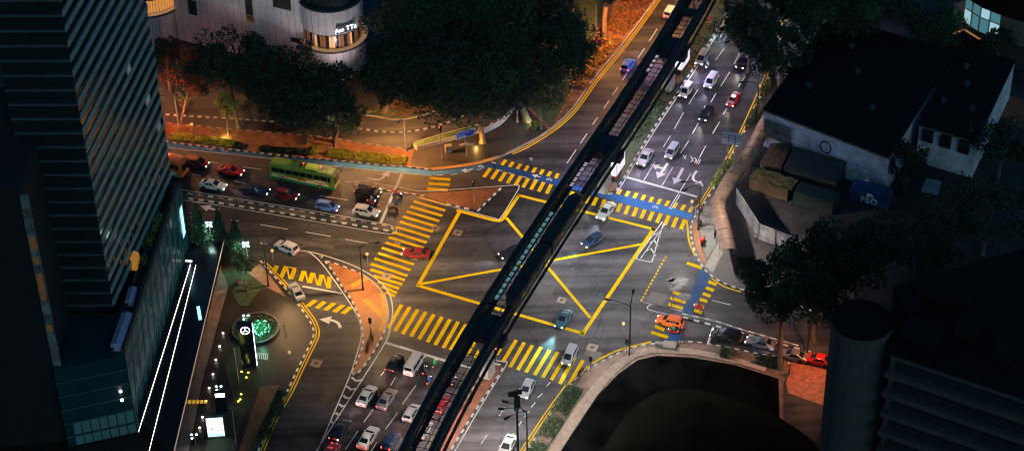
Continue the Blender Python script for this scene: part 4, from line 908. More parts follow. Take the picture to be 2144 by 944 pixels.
# podium
PG = mat('podium curtain glass', (.007, .040, .043), .3, spec=.22, var=.15, scale=.2)
G1, G2 = P(290, 905), P(398, 548)
FL = P(112, 775, 15); FL.z = 0
pod = thing('glass_podium', 'low dark teal glass podium with a long lit canopy beside the forecourt', 'building', (G1.x, G1.y, 0)); o3 = (G1.x, G1.y, 0)
PH = 15.
m = M(); m.prism([loc2(FL), loc2(G1), loc2(G2), loc2(P(372, 384, 15)), loc2(B + nr * .6), loc2(A + nr * .6 - u_r.normalized() * .4), loc2(F - u_r.normalized() * .4)], 0, PH); m.build('wall', PG, pod, o3)
m = M(); e1 = Vector((G1.x, G1.y, PH)); e2 = Vector((G2.x, G2.y, PH)); dd = (e2 - e1).normalized(); inn = Vector((-dd.y, dd.x, 0))
m.prism([loc2(e1), loc2(e2), loc2(e2 + inn * .5), loc2(e1 + inn * .5)], PH, PH + 1.1); m.prism([loc2(e1 + inn * 1.8), loc2(e2 + inn * 1.8), loc2(e2 + inn * 2.0), loc2(e1 + inn * 2.0)], PH, PH + .8); m.build('parapet', DKCONC, pod, o3)
LAT = mat('facade lattice bars', (.08, .26, .27), .4, var=.1); nn = -inn
m = M(); ln = (e2 - e1).length; rnd = random.Random(2)
def wp(s_, z): p = e1 + dd * s_ + nn * .06; return (p.x, p.y, z)
for i in range(0, 13):
    s_ = i * ln / 12; m.tube([wp(s_, .2), wp(s_, PH)], .05, 4)
    if i < 11: m.tube([wp(s_, .2), wp(s_ + ln / 8.2, PH)], .07, 4)
    if i > 3 and i % 3 == 0: m.tube([wp(s_, 1), wp(s_ - ln / 7, PH)], .06, 4)
for z in (3.2, 5.4, 9.5, 12.4): m.tube([wp(0, z), wp(ln, z)], .04, 4)
m.build('facade_lattice', LAT, pod, o3)
LED = mat('white led line', (.9, .9, .9), .4, emit=(1, .86, .80), es=3.4, var=0); LEDC = mat('cyan shop glow', (.2, .5, .5), .4, emit=(.35, .85, 1.), es=1.6, var=0)
CZ = 3.4
c1, c2, c3, c4 = P(470, 500, CZ), P(362, 956, CZ), P(282, 925, CZ), P(402, 520, CZ)
CAN = mat('black glossy canopy', (.012, .014, .016), .18, spec=.6, var=.1)
e1c = e1 + nn * .35; e2c = e2 + nn * .35
m = M(); m.prism([loc2(c1), loc2(c2), loc2(e1c), loc2(e2c)], CZ - .4, CZ, bottom=True); m.build('canopy', CAN, pod, o3)
m = M()
for a, b, w_ in (((399, 553), (290, 903), .2), ((410, 555), (312, 944), .17)):
    p, q = P(*a, CZ + .12), P(*b, CZ + .12); m.tube([p, q], w_ * .26, 6)
m.build('led_strip', LED, pod, o3)
m = M(); m.tube([c1 + Vector((0, 0, .06)), c2 + Vector((0, 0, .06))], .09, 5); m.build('canopy_edge', mat('lit canopy edge', (.55, .36, .28), .5, emit=(1, .6, .4), es=.25, var=0), pod, o3)
m = M(); p = e2 + dd * -2.2 + nn * .12; q = e2 + dd * -.6 + nn * .12
m.poly([(p.x, p.y, 6.5), (q.x, q.y, 6.5), (q.x, q.y, 12.), (p.x, p.y, 12.)]); m.build('shop_sign', LEDC, pod, o3)
p = P(395, 546, CZ + .1); m = M(); m.box((p.x, p.y, p.z), (1.1, .25, .1), 0, R(-10)); m.build('lamp', LED, pod, o3)
p = P(417, 655, CZ + .05); m = M(); m.box((p.x, p.y, p.z), (.5, 3.2, .08), 0, R(12)); m.build('skylight', LEDC, pod, o3)
# front shop storey
m = M()
for i in range(5):
    z = 2 + i * 2.6; p, q = FL + Vector((0, -.08, 0)), G1 + Vector((0, -.08, 0)); m.prism([(p.x, p.y), (q.x, q.y), (q.x, q.y - .12), (p.x, p.y - .12)], z, z + .25, bottom=True)
m.build('spandrel', TB2, pod, o3)
# dim lit shop panes of the lowest storeys facing the camera
DIMT = mat('dim teal shop pane', (.02, .06, .065), .3, emit=(.12, .42, .45), es=.055, var=0)
for z0, z1 in ((.3, 1.9), (2.35, 4.5)):
    for i in range(7):
        p, q = FL.lerp(G1, .12 + i * .125) + Vector((0, -.1, 0)), FL.lerp(G1, .12 + i * .125 + .11) + Vector((0, -.1, 0)); m = M(); m.poly([(p.x, p.y, z0), (q.x, q.y, z0), (q.x, q.y, z1), (p.x, p.y, z1)]); m.build('shop_window', DIMT, pod, o3)
for z in (7.2, 8.9): p = FL.lerp(G1, .86) + Vector((0, -.4, 0)); m = M(); m.lathe([(.02, .2), (.24, .1), (.24, -.1), (.02, -.2)], (p.x, p.y, z), 10); m.build('lamp', LED, pod, o3)
# terrace fittings
LAV = mat('lavender awning', (.35, .33, .48), .6, var=.15)
def roofbox(name, label, cat, a, b, w_, h_, m_, z=PH):
    p, q = P(*a, z), P(*b, z); c_ = (p + q) / 2; d = q - p; o = M(); L = d.length
    o.loft([[(-L / 2, -w_ / 2, 0), (-L / 2, -w_ / 2, h_), (-L / 2, 0, h_ * 1.25), (-L / 2, w_ / 2, h_), (-L / 2, w_ / 2, 0)], [(L / 2, -w_ / 2, 0), (L / 2, -w_ / 2, h_), (L / 2, 0, h_ * 1.25), (L / 2, w_ / 2, h_), (L / 2, w_ / 2, 0)]])
    b_ = o.build(name, m_, loc=(c_.x, c_.y, z)); b_.rotation_euler = (0, 0, math.atan2(d.y, d.x)); tag(b_, label, cat); return b_
roofbox('terrace_awning', 'long pale lavender awning on the podium terrace', 'awning', (245, 735), (268, 668), 1.6, 1.2, LAV)
roofbox('terrace_awning', 'short grey violet awning further along the podium terrace', 'awning', (272, 642), (280, 612), 1.2, 1.0, LAV)
roofbox('terrace_kiosk', 'small orange lit kiosk at the foot of the tower', 'kiosk', (276, 566), (283, 548), 1.6, 1.8, mat('orange lit kiosk', (.5, .22, .05), .5, emit=(1, .4, .06), es=.25, var=.2))
# wing edge at the far left with its lit strip
W1, W2 = P(150, 900, 0), P(158, 948, 0)
lw = thing('neighbour_wing', 'dark slab block left of the tower with a narrow glazed edge', 'building', (W1.x, W1.y, 0)); o3 = (W1.x, W1.y, 0)
Xe = P(84, 590, 30); 
m = M(); m.prism([(Xe.x, Xe.y), (Xe.x - 40, Xe.y - 4), (Xe.x - 40, Xe.y + 24), (Xe.x, Xe.y + 24)], 0, 46); m.build('wall', mat('black stone cladding', (.006, .006, .006), .95, var=.3, scale=.3), lw, o3)
m = M(); m.box((Xe.x + .15, Xe.y - .1, 22.5), (1.1, .5, 45)); m.build('glazed_edge', mat('dim reflecting strip', (.16, .17, .16), .35, var=.6, scale=.5), lw, o3)
for z, h_ in ((37, 2.2), (34, 1.2), (30, 3.5), (27.5, 1.), (22, 1.2)): m = M(); m.box((Xe.x + .15, Xe.y - .37, z), (.8, .05, h_)); m.build('window', LITW2, lw, o3)
for z, h_ in ((10.5, .6), (9.3, .6), (2.4, 3.5)): m = M(); m.box((Xe.x + .15, Xe.y - .4, z), (.9, .08, h_)); m.build('window', LEDC, lw, o3)
# ---------------------------------------------------------------- pale concrete drums and wall (north-west)
PANEL = mat('pale concrete panel', (.50, .47, .47), .75, var=.14, scale=.35); WBAND = mat('dark band glass', (.015, .025, .03), .1, spec=.7, var=.1)
WARM = mat('warm shop display', (.2, .08, .04), .5, emit=(1, .35, .12), es=.07, var=.0); WARMB = mat('bright warm display', (.5, .25, .1), .5, emit=(1, .5, .2), es=.45, var=0)
WARMS = mat('orange lit gallery', (.6, .3, .1), .5, emit=(1, .40, .08), es=.5, var=0)
back = Vector((_fw.x, _fw.y, 0)).normalized()
conc = thing('concrete_building', 'pale panelled building with round corner towers behind the trees', 'building', (0, 0, 0))
def drum(fx, fy, r, warm, sign):
    f = P(fx, fy); c_ = f + back * r; N = 40
    m = M()
    for z0, z1 in ((-.1, 6.5), (9.8, 14.7), (17.2, 40)): m.lathe([(r, z0), (r, z1)], (c_.x, c_.y, 0), N)
    for k in range(26):
        a = 2 * math.pi * k / 26
        for z0, z1 in ((0, 6.5), (9.8, 14.7), (17.2, 32)): m.box((c_.x + (r + .01) * math.cos(a), c_.y + (r + .01) * math.sin(a), (z0 + z1) / 2), (.03, .05, z1 - z0), 1, a)
    w_ = m.build('tower_wall', [PANEL, mat('panel joint', (.12, .10, .10), .8, var=0)], conc, smooth=30)
    for pr in ([(r - .35, 6.6), (r - .35, 9.8)], [(r - .3, 14.7), (r - .3, 17.2)]): m = M(); m.lathe(pr, (c_.x, c_.y, 0), N); m.build('window_band', WBAND, conc, smooth=30)
    for pr in ([(r - .1, 6.2), (r + .55, 6.3), (r + .55, 6.65), (r - .35, 6.7)], [(r - .1, 14.6), (r + .2, 14.6), (r + .2, 14.8), (r - .3, 14.9)]): m = M(); m.lathe(pr, (c_.x, c_.y, 0), N); m.build('ledge', DKCONC, conc, smooth=30)
    m = M(); m.lathe([(r + .5, 6.68), (r + .58, 6.74), (r + .5, 6.8)], (c_.x, c_.y, 0), N); m.build('ledge_light', mat('amber rim light', (.4, .2, .1), .4, emit=(1, .55, .25), es=.22, var=0), conc)
    m = M()
    for k in range(30):
        a = math.radians(-178 + k * 6); 
        if warm == 2: mi = 1 if k % 4 else 0; 
        else: mi = 1 if k in (9, 14, 15, 21) else 0
        if warm != 2 and k % 3 == 1 and mi == 0: continue
        q = []
        for aa, z in ((a, 6.9), (a + R(5.2), 6.9), (a + R(5.2), 9.4), (a, 9.4)): q.append((c_.x + (r - .32) * math.cos(aa), c_.y + (r - .32) * math.sin(aa), z))
        m.poly(q, mi if warm != 2 else 0)
    m.build('shop_window', [WARMS if warm == 2 else WARM, WARMB], conc)
    return c_, r
c1_, r1_ = drum(700, 172, 5.6, 1, True)
c2_, r2_ = drum(316, 97, 5.7, 2, False)
wa, wb_ = P(374, 84), P(642, 150)
dwl = (wb_ - wa).normalized(); nwl = Vector((dwl.y, -dwl.x, 0))
m = M(); m.prism([loc2(wa), loc2(wb_), loc2(wb_ - nwl * 6), loc2(wa - nwl * 6)], -.1, 34, 0)
LW = (wb_ - wa).length
for i in range(1, 19): p = wa + dwl * LW * i / 19 + nwl * .004; m.box((p.x, p.y, 16), (.05, .03, 31.5), 1, math.atan2(dwl.y, dwl.x))
m.build('wall', [PANEL, MATS['panel joint']], conc)
m = M()
for u, z, w_, h_, mi in ((.15, 8, 1.7, 3, 0), (.60, 11.5, 1.4, 6.5, 0), (.60, 8.6, 1.4, 1.6, 1), (.86, 14, 3.6, 3.2, 0), (.95, 6.3, 2.4, .9, 0), (.3, 14, .6, 6, 0)):
    p = wa + dwl * LW * u + nwl * .07; m = M(); m.box((p.x, p.y, z), (w_, .14, h_), 0, math.atan2(dwl.y, dwl.x)); m.build('window', LITW2 if mi else WBAND, conc)
def text_mesh(txt, size, m_, name, parent, mw, ext=.02):
    cu = bpy.data.curves.new(name, 'FONT'); cu.body = txt; cu.size = size; cu.extrude = ext; cu.align_x = 'CENTER'; cu.align_y = 'CENTER'
    o = bpy.data.objects.new(name, cu); COL.objects.link(o); dg = bpy.context.evaluated_depsgraph_get(); me = bpy.data.meshes.new_from_object(o.evaluated_get(dg)); bpy.data.objects.remove(o); bpy.data.curves.remove(cu)
    me.name = name; me.materials.clear(); me.materials.append(m_); q = bpy.data.objects.new(name, me); COL.objects.link(q); q.parent = parent; q.matrix_local = mw; return q
# lit shop sign on the round corner
ang = R(-62); p = Vector((c1_.x + 5.75 * math.cos(ang), c1_.y + 5.75 * math.sin(ang), 11.0))
sg = thing('shop_sign', 'small glowing white shop sign on the round concrete tower', 'sign', p, ang + math.pi / 2)
m = M(); m.box((0, .1, 0), (3.3, .3, 1.6)); m.build('panel', mat('dark sign panel', (.08, .09, .11), .5), sg)
text_mesh('Am TTz', 1.25, mat('white sign glow', (.9, .9, .9), .4, emit=(.75, .9, 1), es=3.5, var=0), 'lettering', sg, Matrix.Translation((0, -.08, -.1)) @ Matrix.Rotation(R(90), 4, 'X'))
# ---------------------------------------------------------------- dark sheds on the right
ROOF = mat('black sheet roof', (.010, .011, .012), .9, var=.3, scale=.2, spec=.1); WWALL = mat('streaky white render', (.66, .62, .68), .8, var=.3, scale=.4); PIPE = mat('rusty gutter', (.14, .09, .05), .7, var=.4)
def shed(name, label, eave, zt, roofpx, walls, windows=(), marks=()):
    o0 = P(*roofpx[0], 0); t = thing(name, label, 'building', (o0.x, o0.y, 0)); o3 = (o0.x, o0.y, 0)
    rp = [P2(x, y, zt) for x, y in roofpx]; m = M(); m.prism(rp, zt, zt + .35, bottom=True); m.build('roof', ROOF, t, o3)
    cxy = Vector((sum(p[0] for p in rp) / len(rp), sum(p[1] for p in rp) / len(rp))); m = M(); m.prism([tuple(Vector(p).lerp(cxy, .012)) for p in rp], -.1, zt - .01); m.build('wall', WWALL, t, o3)
    rr_ = [Vector(p) for p in rp]; mr_ = M(); k_ = int((rr_[1] - rr_[0]).length / .9)
    for i in range(1, k_): p, q = rr_[0].lerp(rr_[1], i / k_), rr_[3].lerp(rr_[2], i / k_); d_ = q - p; c_ = (p + q) / 2; mr_.box((c_.x, c_.y, zt + .38), (d_.length * .98, .09, .07), 0, math.atan2(d_.y, d_.x))
    mr_.build('roof_seam', ROOF, t, o3)
    for u, v in ((.2, .3), (.45, .55), (.7, .3), (.3, .75)):
        p = rr_[0].lerp(rr_[1], u).lerp(rr_[3].lerp(rr_[2], u), v); q = M(); q.lathe([(.35, 0), (.35, .6), (.6, .7), (.45, 1.0), (.02, 1.1)], (p.x, p.y, zt + .35), 12); q.build('roof_vent', DKCONC, t, o3)
    m = M(); a, b = P(*roofpx[0], zt + .1), P(*roofpx[1], zt + .1); m.tube([a, b], .16, 6); m.build('gutter', PIPE, t, o3)
    for (u, z, w_, h_) in windows:
        p = a.lerp(b, u); d = (b - a).normalized(); n = Vector((d.y, -d.x, 0)); p = p + n * -.02; q = M(); q.box((p.x, p.y, z), (w_, .5, h_), 0, math.atan2(d.y, d.x)); w2 = q.build('window', WBAND, t, o3)
        q = M(); p2 = p + n * .22; q.box((p2.x, p2.y, z - h_ / 2 - .07), (w_ + .3, .3, .12), 0, math.atan2(d.y, d.x)); q.build('sill', WWALL, w2)
    return t, a, b, o3
wh, wa_, wb2, o3 = shed('warehouse', 'big black roofed warehouse with white end wall and coiled cable', None, 7.5, [(1597, 231), (1862, 333), (2000, 112), (1740, 34)], None)
d = (wb2 - wa_).normalized(); n = Vector((d.y, -d.x, 0)); n = n if n.y < 0 else -n
m = M(); p = wa_.lerp(wb2, .52) + n * .3
for k in range(3):
    m.tube([(p.x + d.x * (.9 + .1 * k) * math.cos(t) + n.x * .02 * k, p.y + d.y * (.9 + .1 * k) * math.cos(t), 5.3 + (1.0 + .08 * k) * math.sin(t)) for t in [i * .35 for i in range(19)]], .05, 5)
q0 = wa_.lerp(wb2, .1) + n * .25; q1 = wa_.lerp(wb2, .98) + n * .25; m.tube([(q0.x, q0.y, 4.6), (p.x, p.y, 4.3), (q1.x, q1.y, 4.1)], .04, 4); m.build('cable_coil', RUBBER, wh, o3)
m = M(); q = wa_.lerp(wb2, .13) + n * .11; m.box((q.x, q.y, 4.4), (5.2, .06, 3.4), 0, math.atan2(d.y, d.x)); m.build('wall_patch', mat('grey patched render', (.15, .14, .13), .9, var=.3), wh, o3)
shed('shed_building', 'white walled annex with three dark square windows under a black roof', None, 7.5, [(1924, 264), (2045, 300), (2126, 130), (2006, 97)], None, [(.17, 6.1, 1.9, 2.2), (.48, 6.1, 1.9, 2.2), (.8, 6.1, 1.9, 2.4)])
# lean-to sheds in the yard
def leanto(label, pts, z0, z1, m_, mw):
    o0 = P(*pts[0]); t = thing('lean_to_shed', label, 'shed', (o0.x, o0.y, 0), 0, 'sheds in the dark yard'); o3 = (o0.x, o0.y, 0)
    zz = (z0, z0, z1, z1); w_ = [P(x, y, z) for (x, y), z in zip(pts, zz)]; m = M(); b = [Vector((p.x, p.y, p.z - .12)) for p in w_]; m.loft([w_, b]); m.build('roof', m_, t, o3)
    m = M(); cc = sum(w_, Vector()) / 4; ins = [p.lerp(cc, .04) for p in w_]; m.loft([[Vector((p.x, p.y, p.z - .13)) for p in ins], [Vector((p.x, p.y, -.1)) for p in ins]]); m.build('wall', mw, t, o3)
RUST = mat('rusty corrugated iron', (.12, .06, .03), .6, var=.6, scale=1.4, bump=.4); GREYIRON = mat('grey corrugated iron', (.045, .045, .044), .6, var=.4, scale=1., bump=.3)
leanto('small rusty lean-to below the white warehouse wall', [(1590, 342), (1636, 350), (1660, 300), (1615, 300)], 2.6, 3.2, RUST, GREYIRON)
leanto('long grey iron shed roof along the warehouse', [(1640, 352), (1755, 378), (1775, 338), (1662, 306)], 3., 3.6, GREYIRON, DKCONC)
leanto('pale low hut behind the blue container', [(1928, 400), (1962, 408), (1972, 380), (1940, 372)], 2.4, 2.4, mat('pale hut roof', (.3, .33, .31), .7, var=.3), DKCONC)
# containers and stacks
def container(label, px_a, px_b, w_, h_, m_, z=0., group='containers in the yard'):
    a, b = P(*px_a, z), P(*px_b, z); d = b - a; L = d.length; t = thing('shipping_container', label, 'container', (*((a + b) / 2).xy, z), math.atan2(d.y, d.x), group)
    m = M(); m.box((0, w_ / 2, h_ / 2), (L - .2, w_ - .16, h_ - .12)); 
    for i in range(int(L / .32)): m.box((-L / 2 + .25 + i * .32, .06, h_ / 2), (.14, .06, h_ - .3)); m.box((-L / 2 + .25 + i * .32, w_ - .06, h_ / 2), (.14, .06, h_ - .3)); m.box((-L / 2 + .25 + i * .32, w_ / 2, h_ - .05), (.14, w_ - .2, .05))
    m.build('body', m_, t)
    m = M()
    for z_ in (.07, h_ - .07):
        for y_ in (.04, w_ - .04): m.box((0, y_, z_), (L, .12, .14))
        for x_ in (-L / 2 + .06, L / 2 - .06): m.box((x_, w_ / 2, z_), (.12, w_ - .2, .14))
    for x_ in (-L / 2 + .06, L / 2 - .06):
        for y_ in (.04, w_ - .04): m.box((x_, y_, h_ / 2), (.12, .12, h_ - .28))
    m.build('frame', m_, t)
    m = M()
    for y_ in (.35, w_ / 2 - .2, w_ / 2 + .2, w_ - .35): m.tube([(L / 2 + .02, y_, .2), (L / 2 + .02, y_, h_ - .2)], .03, 5)
    m.build('door_bars', GREYM, t); return t, L
CB = mat('container blue', (.02, .07, .18), .5, var=.25, scale=1.)
ct, L = container('blue container with white letters below the warehouse', (1776, 421), (1858, 441), 2.6, 2.8, CB)
WLET = mat('white lettering', (.85, .85, .85), .5, var=.1)
text_mesh('P&O', 1.5, WLET, 'lettering', ct, Matrix.Translation((.1, -.03, 1.0)) @ Matrix.Rotation(R(90), 4, 'X'))
m = M(); m.poly([(-.5, -.02, 1.75), (.9, -.02, 1.75), (.5, -.02, 2.5), (-.2, -.02, 2.6)]); m.build('emblem', WLET, ct)
m = M(); m.poly([(-.1, -.03, 1.8), (.75, -.03, 1.8), (.2, -.03, 2.2)]); m.build('emblem', mat('emblem red', (.45, .08, .05), .5, var=0), ct)
container('rusty brown container with glinting plastic roof cover', (1568, 398), (1648, 424), 3.2, 2.6, mat('brown container', (.085, .05, .022), .6, var=.5, scale=1.5))
container('dull green container beside the rusty brown one', (1660, 428), (1742, 452), 3.0, 2.7, mat('green container', (.025, .042, .032), .6, var=.4, scale=1.5))
m = M(); rnd = random.Random(9); p0 = P(1575, 378, 2.66); d_ = (P(1648, 424) - P(1568, 398)).normalized(); up2 = Vector((-d_.y, d_.x, 0)); base = (P(1568, 398) + Vector((0, 0, 2.66)))
pts = [[base + d_ * (i * .62) + up2 * (j * .44) + Vector((0, 0, rnd.uniform(0, .3))) for j in range(8)] for i in range(13)]
for i in range(12):
    for j in range(7): m.poly([pts[i][j], pts[i + 1][j], pts[i + 1][j + 1], pts[i][j + 1]])
tag(m.build('tarpaulin', mat('crumpled gold plastic', (.22, .15, .055), .22, .3, var=.3, scale=2), origin=Vector((base.x, base.y, 2.66))), 'crumpled shiny plastic sheet on top of the brown container', 'tarpaulin')
# hoarding of the yard
HOARD = mat('weathered white hoarding', (.40, .36, .35), .8, var=.4, scale=.7)
hb = [P(1541, 428), P(1588, 501), P(1692, 541)]; t = thing('hoarding', 'weathered pale hoarding wall bent around the dark yard', 'fence', (hb[0].x, hb[0].y, 0)); o3 = tuple(hb[0])
for a, b in zip(hb, hb[1:]):
    dd = (b - a).normalized(); nn2 = Vector((-dd.y, dd.x, 0)) * .06; L = (b - a).length; k_ = int(L / 2.4)
    m = M(); m.prism([loc2(a - nn2), loc2(b - nn2), loc2(b + nn2), loc2(a + nn2)], 0, 3.2); m.build('panel', HOARD, t, o3)
    for i in range(k_ + 1): p = a.lerp(b, i / k_); m = M(); m.box((p.x, p.y, 1.65), (.1, .22, 3.3), 0, math.atan2(dd.y, dd.x)); m.build('post', GREYM, t, o3)
# barrel-roofed covered footway
TAN = mat('weathered tan sheet', (.36, .215, .135), .5, .15, var=.28, scale=.8, bump=.15)
cw = thing('covered_walkway', 'tan barrel roofed covered footway winding beside the road', 'walkway', (*P2(1511, 406), 0)); o3 = (*P2(1511, 406), 0)
cp = [(1612, 242), (1603, 257), (1568, 322), (1537, 362), (1511, 406), (1504, 428), (1512, 458), (1520, 490), (1528, 526)]
c0 = [Vector(p) for p in path(cp, 3.2, 6)]; st = resample([tuple(p) for p in c0], 2.6); m = M(); mr = M(); mp_ = M()
for i in range(len(st) - 1):
    rings = []
    for k in (0, 1):
        p = st[i + k]; t_ = (st[min(i + k + 1, len(st) - 1)] - st[max(i + k - 1, 0)]).normalized(); nn2 = Vector((-t_.y, t_.x)); p = p - t_ * (.02 if k else -.02); w_ = 1.32 + (.02 if i % 2 else 0)
        rings.append([(p.x + nn2.x * w_ * math.cos(a), p.y + nn2.y * w_ * math.cos(a), 2.75 + .75 * math.sin(a)) for a in [math.pi * j / 10 for j in range(11)]])
    m.loft(rings, cap=False, closed=False)
    for s in (-1, 1):
        p = st[i]; t_ = (st[i + 1] - st[i]).normalized(); nn2 = Vector((-t_.y, t_.x)) * s * 1.22; mp_ = M(); mp_.tube([(p.x + nn2.x, p.y + nn2.y, FOOT), (p.x + nn2.x, p.y + nn2.y, 2.8)], .05, 6); mp_.build('post', GREYM, cw, o3)
    p = st[i]; mr = M()
    t_ = (st[i + 1] - st[i]).normalized(); nn2 = Vector((-t_.y, t_.x)); mr.tube([(p.x + nn2.x * 1.36 * math.cos(a), p.y + nn2.y * 1.36 * math.cos(a), 2.76 + .78 * math.sin(a)) for a in [math.pi * j / 10 for j in range(11)]], .035, 4); mr.build('roof_rib', mat('dark tan rib', (.16, .10, .06), .6), cw, o3)
m.build('roof', TAN, cw, o3, smooth=40)
# ---------------------------------------------------------------- dark block, bottom right
DB = mat('dim blue grey render', (.055, .047, .046), .85, var=.12, scale=.5); DBR = mat('black bitumen roof', (.006, .007, .008), .9, var=.2, spec=.1)
ZB = 24.; mat('stained joint', (.03, .027, .026), .9, var=.3)
cyl = P(1805, 672, ZB); blk = thing('corner_building', 'dark concrete block with a rounded stair drum and long ledges', 'building', (cyl.x, cyl.y, 0)); o3 = (cyl.x, cyl.y, 0)
m = M(); m.lathe([(4.15, 0), (4.15, ZB)], (cyl.x, cyl.y, 0), 48)
for z in (4, 8, 12, 16, 20): m.lathe([(4.14, z), (4.17, z + .02), (4.17, z + .1), (4.14, z + .12)], (cyl.x, cyl.y, 0), 48, mi=1)
for k in range(12): a_ = k * math.pi / 6; m.box((cyl.x + 4.155 * math.cos(a_), cyl.y + 4.155 * math.sin(a_), ZB / 2), (.03, .06, ZB - .2), 1, a_)
m.build('stair_drum', [DB, MATS['stained joint']], blk, o3, smooth=30)
m = M(); m.tube([(cyl.x - 3.2, cyl.y - 2.78, 0), (cyl.x - 3.2, cyl.y - 2.78, ZB - 1)], .09, 6); m.build('downpipe', DKCONC, blk, o3)
m = M(); m.lathe([(.01, ZB + .02), (3.95, ZB + .02), (3.95, ZB + .35), (4.16, ZB + .35), (4.16, ZB - .01)], (cyl.x, cyl.y, 0), 48); m.build('drum_roof', DBR, blk, o3)
fp = [(1862, 742), (2220, 862), (2320, 640), (2150, 520), (1870, 600)]
zb2 = ZB - 1.2; rp = [P2(x, y, zb2) for x, y in fp]; m = M(); m.prism(rp, zb2, zb2 + .3, bottom=True); m.build('roof', DBR, blk, o3)
cxy = Vector((sum(p[0] for p in rp) / 5, sum(p[1] for p in rp) / 5)); m = M(); m.prism([tuple(Vector(p).lerp(cxy, .02)) for p in rp], 0, zb2); m.build('wall', DB, blk, o3)
a, b = Vector(rp[0]), Vector(rp[1]); dd = (b - a).normalized(); nn2 = Vector((dd.y, -dd.x)); nn2 = nn2 if nn2.y < 0 else -nn2
for u, v, sx, sy, h in ((.2, .3, 5, 3, 1.6), (.5, .4, 3, 3, 2.2), (.35, .7, 7, 2, 1.1), (.7, .25, 2.4, 2.4, 1.4), (.12, .62, 2, 2, 1.)):
    p = Vector(rp[0]).lerp(Vector(rp[1]), u).lerp(Vector(rp[4]).lerp(Vector(rp[3]), u), v); q = M(); q.box((p.x, p.y, zb2 + .3 + h / 2), (sx, sy, h), 0, math.atan2(dd.y, dd.x)); q.box((p.x, p.y, zb2 + .3 + h + .06), (sx + .2, sy + .2, .12), 0, math.atan2(dd.y, dd.x)); q.build('roof_plant', MATS['black sheet roof'], blk, o3)
for i in range(5):
    z = zb2 - 3.2 - i * 3.6; m = M(); m.prism([tuple(a - nn2 * .4), tuple(b - nn2 * .4), tuple(b + nn2 * 1.1), tuple(a + nn2 * 1.1)], z, z + .9, bottom=True); m.build('ledge', DB, blk, o3)
    m = M(); m.prism([tuple(a - nn2 * .4 + dd * 1.2), tuple(b - nn2 * .4), tuple(b + nn2 * .12), tuple(a + nn2 * .12 + dd * 1.2)], z + .9, z + 2.3, bottom=True); m.build('window_band', WBAND, blk, o3)
# ---------------------------------------------------------------- lit glass front, top right
gl = [(1984, 88), (1996, 66), (2020, 58), (2052, 78), (2092, 94), (2175, 118)]
gw = [P(x, y, 4.) for x, y in gl]; gb = thing('glass_front_building', 'curved building with a bright glazed hall framed in orange mullions', 'building', (gw[2].x, gw[2].y, 0)); o3 = (gw[2].x, gw[2].y, 0)
bk = [P(2180, 20, 4.), P(1990, 20, 4.)]
m = M(); m.prism([(p.x, p.y) for p in gw + bk], 0, 4.0); m.build('terrace', DKCONC, gb, o3)
inn_ = [p + back * 1.6 for p in gw[1:]]
m = M(); m.prism([(p.x, p.y) for p in inn_] + [(p.x, p.y) for p in bk], 4.0, 13); m.build('wall', mat('brown stone cladding', (.16, .12, .09), .7, var=.2), gb, o3)
m = M(); m.prism([(p.x - back.x * .9, p.y - back.y * .9) for p in inn_] + [(p.x, p.y) for p in bk], 9.6, 14.5, bottom=True); m.build('roof', DBR, gb, o3)
HALL = mat('lit hall glass', (.02, .08, .1), .2, emit=(.10, .32, .38), es=.5, var=0); HALLB = mat('bright hall lamp', (.5, .6, .6), .3, emit=(.45, .8, .9), es=.6, var=0); MUL = mat('orange mullion', (.60, .30, .14), .5, var=.1)
m = M(); mm_ = M(); rnd = random.Random(3)
for a, b in zip(inn_[1:3], inn_[2:4]):
    d_ = (b - a); L = d_.length; nb = Vector((d_.y, -d_.x, 0)).normalized(); nb = nb if nb.y < 0 else -nb; k_ = max(2, int(L / 1.6))
    for i in range(k_):
        for z0, z1 in ((4.2, 7.2), (7.3, 9.5)):
            p, q = a.lerp(b, i / k_) + nb * .05, a.lerp(b, (i + 1) / k_) + nb * .05; m.poly([(p.x, p.y, z0), (q.x, q.y, z0), (q.x, q.y, z1), (p.x, p.y, z1)], 1 if rnd.random() < .25 else 0)
        p = a.lerp(b, i / k_) + nb * .15; mm_.box((p.x, p.y, 6.8), (.22, .22, 5.5))
    for z in (4.2, 7.25): mm_.tube([(*(a + nb * .15).xy, z), (*(b + nb * .15).xy, z)], .12, 4)
m.build('window', [HALL, HALLB], gb, o3); mm_.build('mullion', MUL, gb, o3)
m = M(); m.tube([(*(p - back * .1).xy, 3.6) for p in gw[1:5]], .2, 5); m.build('terrace_edge', mat('orange rim', (.4, .2, .1), .5, emit=(1, .42, .1), es=.3, var=0), gb, o3)
# red paved court at the far right
q = M(); q.prism([P2(x, y, FOOT) for x, y in [(2088, 240), (2112, 200), (2200, 215), (2190, 275), (2110, 262)]], .05, FOOT + .02); structure(q.build('forecourt', REDPAVE))
